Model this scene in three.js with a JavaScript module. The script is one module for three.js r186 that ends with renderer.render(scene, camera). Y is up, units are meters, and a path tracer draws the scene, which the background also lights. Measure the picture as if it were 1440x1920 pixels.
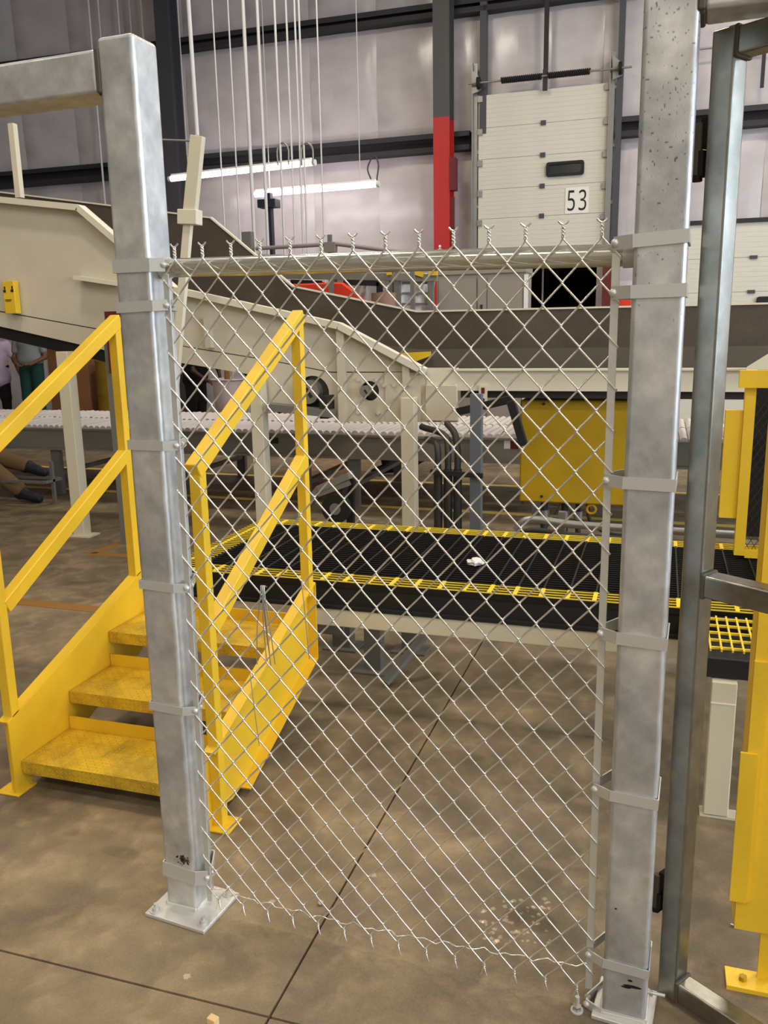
import * as THREE from 'three';
import { RectAreaLightUniformsLib } from 'three/addons/lights/RectAreaLightUniformsLib.js';
import { RoundedBoxGeometry } from 'three/addons/geometries/RoundedBoxGeometry.js';
import { mergeGeometries } from 'three/addons/utils/BufferGeometryUtils.js';
import { FontLoader } from 'three/addons/loaders/FontLoader.js';
import { TextGeometry } from 'three/addons/geometries/TextGeometry.js';
import { MarchingCubes } from 'three/addons/objects/MarchingCubes.js';

// ---------------------------------------------------------------- camera
const scene = new THREE.Scene();
scene.background = new THREE.Color(0x000000);
const FOCAL = 1600, EYE = 1.65, YAW = THREE.MathUtils.degToRad(18);
const V3 = (x, y, z) => new THREE.Vector3(x, y, z);
// camera axes (x right, y down, z forward) from the vanishing point of the plumb lines
const camDown = V3((860 - 720) / FOCAL, (8300 - 960) / FOCAL, 1).normalize();
const camUp = camDown.clone().negate();
const camFlat = V3(0, 0, 1).addScaledVector(camUp, -camUp.z).normalize();
const camRight = new THREE.Vector3().crossVectors(camDown, camFlat);
if (camRight.x < 0) camRight.negate();
function toWorld(v) {
  const a = v.dot(camRight), b = v.dot(camUp), c = v.dot(camFlat);
  return V3(a * Math.cos(YAW) - c * Math.sin(YAW), b, -a * Math.sin(YAW) - c * Math.cos(YAW));
}
const camera = new THREE.PerspectiveCamera(2 * Math.atan(960 / FOCAL) * 180 / Math.PI, 0.75, 0.05, 100);
camera.position.set(0, EYE, 0);
camera.quaternion.setFromRotationMatrix(new THREE.Matrix4().makeBasis(
  toWorld(V3(1, 0, 0)), toWorld(V3(0, -1, 0)), toWorld(V3(0, 0, -1))));
scene.add(camera);
const ray = (px, py) => toWorld(V3((px - 720) / FOCAL, (py - 960) / FOCAL, 1));
const PZ = (px, py, z) => { const r = ray(px, py); return V3(0, EYE, 0).addScaledVector(r, z / r.z); };          // point on the upright plane at depth z
const FL = (px, py, h = 0) => { const r = ray(px, py); return V3(0, EYE, 0).addScaledVector(r, (h - EYE) / r.y); };  // point on the level plane at height h

// ---------------------------------------------------------------- renderer, exposure, lights
const renderer = new THREE.WebGLRenderer({ antialias: true });
renderer.toneMapping = THREE.LinearToneMapping;
renderer.toneMappingExposure = 1.2;
renderer.shadowMap.enabled = true;
RectAreaLightUniformsLib.init();
const WALL_Z = -15, CEIL = 9.2, ROOM = { x0: -19, x1: 11, z1: 9 };
const HIGHBAY = new THREE.Color(1.0, 0.91, 0.76), HIGHBAY_POWER = 62;
const HIGHBAYS = [[2.6, 1.6], [7.6, 1.5], [-8.2, 1.5], [-3.4, -3.4], [2.6, -4.2], [8, -5], [1.4, -10.5], [6.5, -10.5], [-2.6, 5.5], [3.4, 5.8], [-4.4, -9.8]];
const DAY = new THREE.Color(0.66, 0.81, 1.0), DAY_POWER = 4.6;
const LED = new THREE.Color(1.0, 0.9, 0.93), LED_POWER = 5;

// ---------------------------------------------------------------- naming helpers
const used = {};
function numbered(n) { const k = used[n] = (used[n] ?? -1) + 1; return k ? n + '_' + String(k).padStart(3, '0') : n; }
function thing(name, label, category, base = [0, 0, 0], turn = 0, group) {
  const o = new THREE.Group(); o.name = numbered(name); scene.add(o);
  o.position.set(...base); o.rotation.y = turn;
  o.userData = { label, category }; if (group) o.userData.group = group;
  return o;
}
function struct(name, base = [0, 0, 0], turn = 0, label) {
  const o = new THREE.Group(); o.name = name; scene.add(o); o.position.set(...base); o.rotation.y = turn;
  o.userData = { kind: 'structure' }; if (label) o.userData.label = label; return o;
}
// mesh in the parent's own frame
function part(name, geo, mat, parent, pos = [0, 0, 0], label) {
  const m = new THREE.Mesh(geo, mat); m.name = name; m.position.set(...pos); parent.add(m);
  if (label) m.userData.label = label; return m;
}
// mesh given in world coordinates, under an unturned parent
function wpart(name, geo, mat, parent, label) {
  const m = new THREE.Mesh(geo, mat); m.name = name; parent.add(m);
  for (let p = parent; p && p !== scene; p = p.parent) m.position.sub(p.position);
  if (label) m.userData.label = label; return m;
}
function single(name, geo, mat, label, category, pos = [0, 0, 0], group) {
  const m = new THREE.Mesh(geo, mat); m.name = numbered(name); m.position.set(...pos); scene.add(m);
  m.userData = { label, category }; if (group) m.userData.group = group; return m;
}
// ---------------------------------------------------------------- shape helpers
const boxCache = {};
function boxG(w, h, d) {                       // box with uv in metres
  const key = [w, h, d].map(v => v.toFixed(4)).join();
  if (boxCache[key]) return boxCache[key];
  const g = new THREE.BoxGeometry(w, h, d), uv = g.attributes.uv;
  const s = [[d, h], [d, h], [w, d], [w, d], [w, h], [w, h]];
  for (let i = 0; i < 24; i++) { const [a, b] = s[i >> 2]; uv.setXY(i, uv.getX(i) * a, uv.getY(i) * b); }
  return boxCache[key] = g;
}
function span(x0, x1, y0, y1, z0, z1) {        // world box between limits
  return boxG(Math.abs(x1 - x0), Math.abs(y1 - y0), Math.abs(z1 - z0)).clone().translate((x0 + x1) / 2, (y0 + y1) / 2, (z0 + z1) / 2);
}
function rbox(w, h, d, r, seg = 2) {
  const g = new RoundedBoxGeometry(w, h, d, seg, r), p = g.attributes.position, n = g.attributes.normal, uv = g.attributes.uv;
  for (let i = 0; i < p.count; i++) {
    const ax = Math.abs(n.getX(i)), ay = Math.abs(n.getY(i)), az = Math.abs(n.getZ(i));
    if (ay > ax && ay > az) uv.setXY(i, p.getX(i), p.getZ(i));
    else if (ax > az) uv.setXY(i, p.getZ(i) + .3, p.getY(i)); else uv.setXY(i, p.getX(i), p.getY(i));
  }
  return g;
}
function extr(pts, z0, z1, bevel = 0, holes = []) {  // outline in x,y pushed from z0 to z1
  const s = new THREE.Shape(pts.map(p => new THREE.Vector2(p.x ?? p[0], p.y ?? p[1])));
  for (const h of holes) s.holes.push(h);
  return new THREE.ExtrudeGeometry(s, { depth: Math.abs(z1 - z0) - 2 * bevel, bevelEnabled: bevel > 0, bevelSize: bevel, bevelThickness: bevel, bevelSegments: 1, curveSegments: 20 }).translate(0, 0, Math.min(z0, z1) + bevel);
}
function bar(a, b, w, h = w, r = 0, roll = 0) {       // square bar between two points
  const L = a.distanceTo(b), g = r ? rbox(w, h, L, r, 2) : boxG(w, h, L).clone();
  const m = new THREE.Matrix4(), zv = b.clone().sub(a).normalize();
  const up = Math.abs(zv.y) > .97 ? V3(0, 0, 1) : V3(0, 1, 0);
  const xv = new THREE.Vector3().crossVectors(up, zv).normalize(), yv = new THREE.Vector3().crossVectors(zv, xv);
  if (roll) { xv.applyAxisAngle(zv, roll); yv.applyAxisAngle(zv, roll); }
  m.makeBasis(xv, yv, zv).setPosition(a.clone().add(b).multiplyScalar(.5));
  return g.applyMatrix4(m);
}
function sweep(pts, r, radial = 6, cap = true) {      // round wire through the points
  const P = [], N = [], U = [], I = [], n = pts.length; let nx = null, len = 0;
  for (let i = 0; i < n; i++) {
    const t = pts[Math.min(i + 1, n - 1)].clone().sub(pts[Math.max(i - 1, 0)]).normalize();
    if (!nx) nx = Math.abs(t.y) < .9 ? V3(0, 1, 0) : V3(0, 0, 1);
    nx = nx.clone().addScaledVector(t, -nx.dot(t)).normalize();
    const by = new THREE.Vector3().crossVectors(t, nx); if (i) len += pts[i].distanceTo(pts[i - 1]);
    const rr = typeof r === 'function' ? r(i / (n - 1)) : r;
    for (let k = 0; k <= radial; k++) {
      const a = k / radial * Math.PI * 2, d = nx.clone().multiplyScalar(Math.cos(a)).addScaledVector(by, Math.sin(a));
      P.push(pts[i].x + d.x * rr, pts[i].y + d.y * rr, pts[i].z + d.z * rr); N.push(d.x, d.y, d.z); U.push(k / radial * .1, len);
      if (i && k) { const A = i * (radial + 1) + k, B = A - radial - 1; I.push(B - 1, A, A - 1, B - 1, B, A); }
    }
  }
  if (cap) for (const [i, s] of [[0, -1], [n - 1, 1]]) {
    const t = pts[Math.min(i + 1, n - 1)].clone().sub(pts[Math.max(i - 1, 0)]).normalize().multiplyScalar(s), c = P.length / 3, o = i * (radial + 1);
    P.push(pts[i].x, pts[i].y, pts[i].z); N.push(t.x, t.y, t.z); U.push(0, 0);
    for (let k = 0; k < radial; k++) { P.push(P[(o + k) * 3], P[(o + k) * 3 + 1], P[(o + k) * 3 + 2]); N.push(t.x, t.y, t.z); U.push(0, 0); }
    for (let k = 0; k < radial; k++) { const a = c + 1 + k, b = c + 1 + (k + 1) % radial; s > 0 ? I.push(c, a, b) : I.push(c, b, a); }
  }
  const g = new THREE.BufferGeometry();
  g.setAttribute('position', new THREE.Float32BufferAttribute(P, 3)); g.setAttribute('normal', new THREE.Float32BufferAttribute(N, 3));
  g.setAttribute('uv', new THREE.Float32BufferAttribute(U, 2)); g.setIndex(I); return g;
}
const curve = (pts, n) => new THREE.CatmullRomCurve3(pts).getPoints(n);
const cyl = (r, h, seg = 20, r2 = r) => new THREE.CylinderGeometry(r2, r, h, seg);
const pipe = (a, b, r, seg = 12) => sweep([a, b], r, seg);
// ---------------------------------------------------------------- noise and textures
let seed = 7; const rnd = () => { seed = (seed * 1664525 + 1013904223) >>> 0; return seed / 4294967296; };
const hash = (x, y, s) => { let h = (x * 374761393 + y * 668265263 + s * 974634777) | 0; h = Math.imul(h ^ (h >>> 13), 1274126177); return ((h ^ (h >>> 16)) >>> 0) / 4294967296; };
function vnoise(x, y, per, s) {                // tiling value noise
  const xi = Math.floor(x), yi = Math.floor(y), fx = x - xi, fy = y - yi, u = fx * fx * (3 - 2 * fx), v = fy * fy * (3 - 2 * fy), m = a => ((a % per) + per) % per;
  const a = hash(m(xi), m(yi), s), b = hash(m(xi + 1), m(yi), s), c = hash(m(xi), m(yi + 1), s), d = hash(m(xi + 1), m(yi + 1), s);
  return a + (b - a) * u + (c - a) * v + (a - b - c + d) * u * v;
}
function fbm(x, y, per, oct, s) { let t = 0, a = .5, n = 0; for (let i = 0; i < oct; i++) { t += a * vnoise(x, y, per, s + i * 17); n += a; x *= 2; y *= 2; per *= 2; a *= .55; } return t / n; }
function tex(w, h, fn, { srgb = true, size = [1, 1] } = {}) {   // fn(u,v) -> [r,g,b] 0..255 ; size = metres covered
  const d = new Uint8Array(w * h * 4);
  for (let j = 0; j < h; j++) for (let i = 0; i < w; i++) {
    const c = fn(i / w, j / h), o = (j * w + i) * 4;
    d[o] = Math.max(0, Math.min(255, c[0])); d[o + 1] = Math.max(0, Math.min(255, c[1])); d[o + 2] = Math.max(0, Math.min(255, c[2])); d[o + 3] = 255;
  }
  const t = new THREE.DataTexture(d, w, h); t.wrapS = t.wrapT = THREE.RepeatWrapping; t.magFilter = THREE.LinearFilter; t.minFilter = THREE.LinearMipmapLinearFilter; t.generateMipmaps = true;
  if (srgb) t.colorSpace = THREE.SRGBColorSpace; t.repeat.set(1 / size[0], 1 / size[1]); t.needsUpdate = true; return t;
}
const grey = v => [v, v, v];
const std = (color, rough, metal = 0, extra = {}) => new THREE.MeshStandardMaterial({ color, roughness: rough, metalness: metal, ...extra });

// concrete, 6 m tile: mottling, worn patches, stains, pale chips
const spots = [];                                // stains at their place on the floor (world x,z, radii, tone)
for (const [px, py, rx, rz, k] of [[133, 1562, .05, .04, -34], [25, 1775, .025, .03, -46], [990, 1722, .07, .05, -22], [60, 1790, .02, .012, -30], [720, 1665, .018, .014, -36], [640, 1545, .07, .02, -20], [240, 1600, .11, .03, -16], [210, 1720, .12, .06, 9], [560, 1870, .2, .1, 8]]) { const p = FL(px, py); spots.push([p.x, p.z, rx, rz, k]); }
const chips = []; for (let i = 0; i < 70; i++) { const p = FL(900 + rnd() * 130, 1680 + rnd() * 90); chips.push([p.x, p.z, .003 + rnd() * .006]); }
for (const [px, py] of [[985, 1745], [510, 1690], [350, 1830], [700, 1640]]) { const p = FL(px, py); chips.push([p.x, p.z, .011]); }
const mod = (a, n) => ((a % n) + n) % n, wrap = d => d - 6 * Math.round(d / 6);
const stampBuf = new Float32Array(2048 * 2048);
function stamp(sx, sz, rx, rz, f) {
  const k = 2048 / 6, ci = sx * k, cj = sz * k, ri = Math.ceil(rx * k * 1.6), rj = Math.ceil(rz * k * 1.6);
  for (let j = -rj; j <= rj; j++) for (let i = -ri; i <= ri; i++) { const I = Math.round(ci) + i, J = Math.round(cj) + j; stampBuf[mod(J, 2048) * 2048 + mod(I, 2048)] += f((I - ci) / k / rx, (J - cj) / k / rz, I, J); }
}
for (const [sx, sz, rx, rz, k] of spots) stamp(sx, sz, rx, rz, (a, b, I, J) => { const q = a * a + b * b + (fbm(mod(I, 2048) / 68, mod(J, 2048) / 68, 30, 3, 5) - .5) * 3.4; return q < 1 ? k * .75 * Math.min(1, (1 - q) * 1.4) : 0; });
for (const [sx, sz, r] of chips) stamp(sx, sz, r, r, (a, b, I, J) => a * a + b * b < .5 + hash(I, J, 2) * .6 ? 46 : 0);
const floorTex = tex(2048, 2048, (u, v) => {
  const big = fbm(u * 6, v * 6, 6, 3, 1), mid = fbm(u * 30, v * 30, 30, 4, 5), fine = hash((u * 2048) | 0, (v * 2048) | 0, 3);
  const mot = fbm(u * 90 + mid * 3, v * 90, 90, 3, 13), t = 1 + (big - .5) * .42 + (mid - .5) * .46 + (mot > .5 ? mot - .5 : (mot - .5) * .4) * .5 + (fine - .5) * .12, d = stampBuf[((v * 2048) | 0) * 2048 + ((u * 2048) | 0)];
  return [120 * t + d, 104 * t + d, 80 * t + d];
}, { size: [6, 6] });
const floorRough = tex(512, 512, (u, v) => grey(118 + fbm(u * 16, v * 16, 16, 4, 9) * 95), { srgb: false, size: [3, 3] });
const floorBump = tex(512, 512, (u, v) => grey(fbm(u * 60, v * 60, 60, 3, 8) * 255), { srgb: false, size: [1.5, 1.5] });
// hot-dip zinc: cloudy patches and spangle
const zinc = (s, speck, warm) => tex(512, 1024, (u, v) => {
  const c = fbm(u * 5, v * 20, 5, 4, s), d = fbm(u * 22, v * 100, 22, 3, s + 3), e = hash((u * 512) | 0, (v * 1024) | 0, s);
  let t = 196 + (c - .5) * 62 + (d - .5) * 30 + (e - .5) * 10, w = warm * Math.max(0, c - .35);
  const q = vnoise(u * 110, v * 500, 460, s + 5); if (speck && q > 1.0 - speck * Math.max(0, v - .66) * 4) t -= 75;
  return [t + w * 40, t + w * 22, t - w * 30];
}, { size: [.5, 2.4] });
const zincRough = tex(512, 512, (u, v) => grey(66 + fbm(u * 9, v * 9, 9, 4, 31) * 90), { srgb: false, size: [.45, .45] });
const vinylBump = tex(512, 512, (u, v) => grey(140 * fbm(u * 4, v * 2, 4, 3, 41) + 110 * fbm(u * 14, v * 3, 14, 3, 47)), { srgb: false, size: [2.4, 2.4] });
const vinylTex = tex(256, 256, (u, v) => { const t = 196 + (fbm(u * 5, v * 9, 5, 4, 52) - .5) * 40; return [t, t * .955, t * .955]; }, { size: [3.1, 3.1] });
const paintTex = (r, g, b, amp, s, sz = 1.4) => tex(256, 256, (u, v) => { const t = 1 + (fbm(u * 7, v * 7, 7, 4, s) - .5) * amp + (hash((u * 256) | 0, (v * 256) | 0, s) - .5) * amp * .25; return [r * t, g * t, b * t]; }, { size: [sz, sz] });
// raised bars of chequer plate, two directions in turn; 60 mm tile
const plateH = (u, v) => { let h = 0; for (const [cx, cy, a] of [[.25, .25, .78], [.75, .75, .78], [.75, .25, -.78], [.25, .75, -.78]]) { const x = u - cx, y = v - cy, p = x * Math.cos(a) + y * Math.sin(a), q = -x * Math.sin(a) + y * Math.cos(a), e = (p / .2) ** 2 + (q / .062) ** 2; if (e < 1) h = Math.max(h, Math.sqrt(1 - e)); } return h; };
const plateBump = tex(128, 128, (u, v) => grey(plateH(u, v) * 255), { srgb: false, size: [.036, .036] });
const plateTex = tex(1024, 1024, (u, v) => { const h = plateH(mod(u * 10, 1), mod(v * 10, 1)), dirt = fbm(u * 6, v * 6, 6, 4, 63), t = 1 + (dirt - .5) * .25; const rub = h < .15 ? Math.max(0, dirt - .38) * 1.3 : 0; return [228 * t * (1 - rub * .55), 184 * t * (1 - rub * .55), 42 * t * (1 - rub * .2)]; }, { size: [.36, .36] });
const M = {
  floor: std(0xffffff, 1, 0, { map: floorTex, roughnessMap: floorRough, bumpMap: floorBump, bumpScale: .0012 }),
  joint: std(0x2a2118, .95), vinyl: new THREE.MeshPhysicalMaterial({ color: 0xffffff, map: vinylTex, roughness: .24, bumpMap: vinylBump, bumpScale: .012 }),
  wallCore: std(0xb9b3aa, .85), ceiling: std(0xb6b1aa, .9), steelDark: std(0x2c2b2d, .6, .1), steelGrey: std(0x46454a, .55, .1),
  columnGrey: std(0x4a4846, .6), red: std(0xb32322, .5), redDark: std(0x5e1714, .6),
  door: std(0xffffff, .5, 0, { map: paintTex(212, 207, 192, .05, 71) }), track: std(0x9a9894, .45, .6), black: std(0x0b0a0a, .6), blackSoft: std(0x171513, .8),
  glassDark: std(0x2a2f2e, .15), white: std(0xeae6dd, .6),
  zincA: std(0xffffff, 1, .65, { map: zinc(81, 0, .25), roughnessMap: zincRough }), zincB: std(0xffffff, 1, .62, { map: zinc(95, .12, .2), roughnessMap: zincRough }),
  zincDark: std(0xb4b1a6, .3, .92, { map: zinc(103, 0, .3) }), wire: std(0xeceae4, .27, .9), zincPlate: std(0xd8d6d0, .5, .55), zincFit: std(0xcfcec8, .42, .5),
  weld: std(0x5c564c, .7, .5), burnt: std(0x1c1714, .8, .3),
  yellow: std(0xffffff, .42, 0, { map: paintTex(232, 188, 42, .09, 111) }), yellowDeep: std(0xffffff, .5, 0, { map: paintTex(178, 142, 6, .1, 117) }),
  plate: std(0xffffff, .4, 0, { map: plateTex, bumpMap: plateBump, bumpScale: .003 }), grateYellow: std(0xeccb34, .55),
  beige: std(0xffffff, .5, 0, { map: paintTex(206, 195, 172, .06, 121) }), beigeEdge: std(0xdcd3bb, .5), beigeLeg: std(0xd2c8ae, .52),
  grateBlack: std(0x14110f, .5, .2), trough: std(0xffffff, .42, .35, { map: paintTex(88, 79, 68, .35, 127, 2.2) }), belt: std(0x5a5048, .6), troughLow: std(0x5f574b, .55, .2),
  frameGrey: std(0x847d70, .55), legGrey: std(0x77766f, .5, .2), roller: std(0xe3dad4, .38, .1), conduit: std(0x9a9994, .4, .7), conduitDark: std(0x34322f, .55, .3), conduitWhite: std(0xcbc6c4, .45),
  lineYellow: std(0xeccb62, .65), lineOrange: std(0x8f6426, .75), cardboard: std(0xffffff, .85, 0, { map: paintTex(150, 104, 66, .12, 131) }),
  orange: std(0xd8371a, .5), film: std(0xe8e4e2, .3), wood: std(0xffffff, .7, 0, { map: paintTex(224, 190, 136, .1, 137, .2) }), greyPanel: std(0x958b7e, .6), clay: std(0x8d6d5c, .8),
  drum: std(0x8c6f0c, .5), blueGrey: std(0x6d7285, .6), chrome: std(0xb9b6ae, .3, .85), dark: std(0x241e1a, .6), tie: std(0xb9b7b6, .3, .8),
  skinA: std(0x6d4530, .6), skinB: std(0x8a5b41, .6), skinDark: std(0x3f2419, .6), lavender: std(0xcbb9d8, .85), shirtGrey: std(0x7f8383, .85), green: std(0x0d3a33, .85), cloth: std(0x0c0b0d, .9), tan: std(0x6e5636, .9), navy: std(0x10131f, .6), hair: std(0x120c09, .8),
};
M.plywood = std(0x8a7a62, .8); M.trailerSkin = std(0x8d8b86, .6, .2);
const GLOW = new THREE.MeshStandardMaterial({ color: 0xffffff, emissive: HIGHBAY, emissiveIntensity: 6 }), LEDGLOW = new THREE.MeshStandardMaterial({ color: 0xffffff, emissive: LED, emissiveIntensity: 9 });

// ================================================================ the building
{ // floor: cast slabs with sawn joints
  const f = struct('floor'), xs = [ROOM.x0], zs = [ROOM.z1];
  for (let k = -4; k <= 2; k++) xs.push(-.84 + 4.6 * k); xs.push(ROOM.x1); xs.sort((a, b) => a - b);
  for (let k = -1; k <= 2; k++) zs.push(-1.6 - 4.6 * k); zs.push(WALL_Z); zs.sort((a, b) => a - b);
  const g0 = .0035;
  for (let i = 0; i + 1 < xs.length; i++) for (let j = 0; j + 1 < zs.length; j++) {
    const g = span(xs[i] + g0, xs[i + 1] - g0, -.12, 0, zs[j] + g0, zs[j + 1] - g0), p = g.attributes.position, uv = g.attributes.uv;
    for (let k = 0; k < p.count; k++) uv.setXY(k, p.getX(k), p.getZ(k));
    part('slab', g, M.floor, f);
  }
  part('joint_bed', span(ROOM.x0, ROOM.x1, -.3, -.012, WALL_Z - .2, ROOM.z1), M.joint, f);
}
{ // ceiling and the three walls out of view
  const c = struct('ceiling'); part('ceiling_deck', span(ROOM.x0 - .2, ROOM.x1 + .2, CEIL, CEIL + .2, WALL_Z - .3, ROOM.z1 + .2), M.ceiling, c);
  const l = struct('wall_left'); part('wall_sheet', span(ROOM.x0 - .2, ROOM.x0, -.3, CEIL, WALL_Z - .3, ROOM.z1 + .2), M.wallCore, l);
  const r = struct('wall_right'), X0 = ROOM.x1, X1 = ROOM.x1 + .2, wins = [{ z0: -11, z1: -4.5 }, { z0: -2, z1: 7.2 }], y0 = 1.2, y1 = 5.4, H = y1 - y0;
  part('wall_sheet', mergeGeometries([span(X0, X1, -.3, y0, WALL_Z - .3, ROOM.z1 + .2), span(X0, X1, y1, CEIL, WALL_Z - .3, ROOM.z1 + .2), span(X0, X1, y0, y1, WALL_Z - .3, -11), span(X0, X1, y0, y1, -4.5, -2), span(X0, X1, y0, y1, 7.2, ROOM.z1 + .2)]), M.wallCore, r);
  // frosted daylight windows, mirrored in the galvanized gate and post edges
  const glow = new THREE.MeshStandardMaterial({ color: 0xdfe6ee, emissive: DAY, emissiveIntensity: 3 });
  wins.forEach((o, q) => {
    const w = struct('window_' + (q + 1), [X0, 0, (o.z0 + o.z1) / 2]), W = o.z1 - o.z0;
    for (let i = 0; i < 4; i++) for (let j = 0; j < 3; j++) part('pane', boxG(.01, H / 3 - .06, W / 4 - .06), glow, w, [.08, y0 + H / 3 * (j + .5), -W / 2 + W / 4 * (i + .5)]);
    for (let i = 0; i <= 4; i++) part('mullion', boxG(.06, H, .06), M.steelGrey, w, [.09, y0 + H / 2, -W / 2 + W / 4 * i]); for (let j = 0; j <= 3; j++) part('transom', boxG(.05, .06, W), M.steelGrey, w, [.09, y0 + H / 3 * j, 0]);
    const dl = new THREE.RectAreaLight(DAY, DAY_POWER, W, H); dl.position.set(.04, y0 + H / 2, 0); dl.rotation.y = Math.PI / 2; w.add(dl);
  });
  const b = struct('wall_front'); part('wall_sheet', span(ROOM.x0, ROOM.x1, -.3, CEIL, ROOM.z1, ROOM.z1 + .2), M.wallCore, b);
}
const DOCK = { x0: -2.95, x1: -1.1, top: 2.75 };
{ // back wall: core with the dock opening, faced with quilted white insulation
  const w = struct('wall_back'), z0 = WALL_Z - .25, z1 = WALL_Z - .01;
  part('wall_core', mergeGeometries([span(ROOM.x0, DOCK.x0, -.3, CEIL, z0, z1), span(DOCK.x1, ROOM.x1, -.3, CEIL, z0, z1), span(DOCK.x0, DOCK.x1, DOCK.top, CEIL, z0, z1)]), M.wallCore, w);
  const xs = []; for (let x = -3.63; x > ROOM.x0; x -= 1.22) xs.push(x); xs.push(ROOM.x0); xs.reverse(); xs.push(DOCK.x0, -2.02, DOCK.x1); for (let x = .12; x < ROOM.x1; x += 1.22) xs.push(x); xs.push(ROOM.x1);
  const rows = [[0, 2.3], [2.3, 4.5], [4.74, 6.56], [6.71, CEIL]];
  const quilt = {};
  for (let i = 0; i + 1 < xs.length; i++) for (const [a, b] of rows) {
    let y0 = a; const inDock = xs[i] >= DOCK.x0 - .01 && xs[i + 1] <= DOCK.x1 + .01;
    if (inDock) { if (b <= DOCK.top) continue; y0 = Math.max(a, DOCK.top); }
    const ww = xs[i + 1] - xs[i], hh = b - y0, key = ww.toFixed(3) + '_' + hh.toFixed(3);
    if (!quilt[key]) {
      const g = new THREE.PlaneGeometry(ww, hh, 8, 8), p = g.attributes.position, uv = g.attributes.uv;
      for (let k = 0; k < p.count; k++) {
        const u = p.getX(k) / ww * 2, v = p.getY(k) / hh * 2;
        p.setZ(k, .055 * Math.pow(Math.max(0, 1 - u * u), .45) * Math.pow(Math.max(0, 1 - v * v), .6) + .006 * Math.sin(u * 5 + v * 2.2)); uv.setXY(k, (u + 1) * ww / 2, (v + 1) * hh / 2);
      }
      g.computeVertexNormals(); quilt[key] = g;
    }
    part('insulation_panel', quilt[key], M.vinyl, w, [(xs[i] + xs[i + 1]) / 2, (y0 + b) / 2, WALL_Z]);
  }
}
{ // horizontal steel girts
  let n = 0;
  const girt = (x0, x1, y0, y1) => { const t = struct('trim_' + (++n), [0, 0, 0], 0); part('girt', mergeGeometries([span(x0, x1, y0, y1, WALL_Z - .005, WALL_Z + .03), span(x0, x1, y1 - .03, y1, WALL_Z + .03, WALL_Z + .22), span(x0, x1, y0, y0 + .03, WALL_Z + .03, WALL_Z + .22), span(x0, x1, y1 - .08, y1 - .03, WALL_Z + .2, WALL_Z + .22), span(x0, x1, y0 + .03, y0 + .08, WALL_Z + .2, WALL_Z + .22)]), M.steelDark, t); };
  girt(ROOM.x0, -3.2, 4.48, 4.77); girt(-.8, .1, 4.48, 4.77); girt(.1, ROOM.x1, 4.48, 4.77);
  girt(ROOM.x0, ROOM.x1, 6.53, 6.74); girt(ROOM.x0, -3.2, 2.2, 2.38); girt(3.2, ROOM.x1, 2.2, 2.38);
}
function column(x, label, red) {
  const t = thing('steel_column', label, 'column', [x, 0, WALL_Z + .42]);
  const sec = (y0, y1) => mergeGeometries([span(-.135, .135, y0, y1, .14, .165), span(-.135, .135, y0, y1, -.165, -.14), span(-.012, .012, y0, y1, -.14, .14)]);
  if (red) {
    part('painted_shaft', sec(0, 4.93), M.red, t); part('upper_shaft', sec(4.93, CEIL), M.columnGrey, t);
    part('junction_box', boxG(.1, .5, .16), M.redDark, t, [.19, 4.05, .1]); part('lower_conduit', boxG(.06, 3.6, .06), M.redDark, t, [.17, 1.9, .1]);
    const tag = part('safety_tag', boxG(.1, .32, .004), M.red, t, [-.03, 2.82, .168], 'red tag with a small white figure');
    part('printed_figure', mergeGeometries([boxG(.03, .16, .002).clone(), boxG(.07, .03, .002).clone().translate(0, .05, 0), cyl(.022, .002, 10).rotateX(Math.PI / 2).translate(0, .11, 0), boxG(.02, .08, .002).clone().translate(-.02, -.11, 0), boxG(.02, .08, .002).clone().translate(.02, -.11, 0)].map(g => { g.deleteAttribute('uv'); return g.index ? g.toNonIndexed() : g; })), M.white, tag, [0, 0, .003]);
  } else part('shaft', sec(0, CEIL), M.steelGrey, t);
}
column(-8.59, 'dark grey wide-flange column behind the tube lights', false);
column(-3.585, 'wide-flange column painted red on its lower half beside the numbered dock door', true);

const font = await new FontLoader().loadAsync('fonts/droid/droid_sans_regular.typeface.json');
function textG(s, size, depth = .004) { const g = new TextGeometry(s, { font, size, depth, curveSegments: 4 }); g.computeBoundingBox(); const b = g.boundingBox; return g.translate(-(b.min.x + b.max.x) / 2, -(b.min.y + b.max.y) / 2, 0); }
const DZ = WALL_Z + .18;
function roundRect(w, h, r) { const s = new THREE.Shape(); s.moveTo(-w / 2 + r, -h / 2); s.lineTo(w / 2 - r, -h / 2); s.quadraticCurveTo(w / 2, -h / 2, w / 2, -h / 2 + r); s.lineTo(w / 2, h / 2 - r); s.quadraticCurveTo(w / 2, h / 2, w / 2 - r, h / 2); s.lineTo(-w / 2 + r, h / 2); s.quadraticCurveTo(-w / 2, h / 2, -w / 2, h / 2 - r); s.lineTo(-w / 2, -h / 2 + r); s.quadraticCurveTo(-w / 2, -h / 2, -w / 2 + r, -h / 2); return s; }
function doorWindow(parent, x, y, w, h, z) {
  const o = roundRect(w, h, h * .22), i = roundRect(w - .08, h - .08, h * .16); o.holes.push(i);
  const f = part('window_frame', new THREE.ExtrudeGeometry(o, { depth: .04, bevelEnabled: false }), M.black, parent, [x, y, z]);
  part('pane', new THREE.ShapeGeometry(roundRect(w - .06, h - .06, h * .18)), M.glassDark, f, [0, 0, .012]);
}
function sectionGeo(w, h) {                     // ribbed sandwich panel
  const gs = [boxG(w, h - .004, .045).clone()], n = 7;
  for (let k = 0; k < n; k++) gs.push(boxG(w - .01, h / n - .014, .003).clone().translate(0, -h / 2 + h / n * (k + .5), .0235));
  return mergeGeometries(gs);
}
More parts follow.
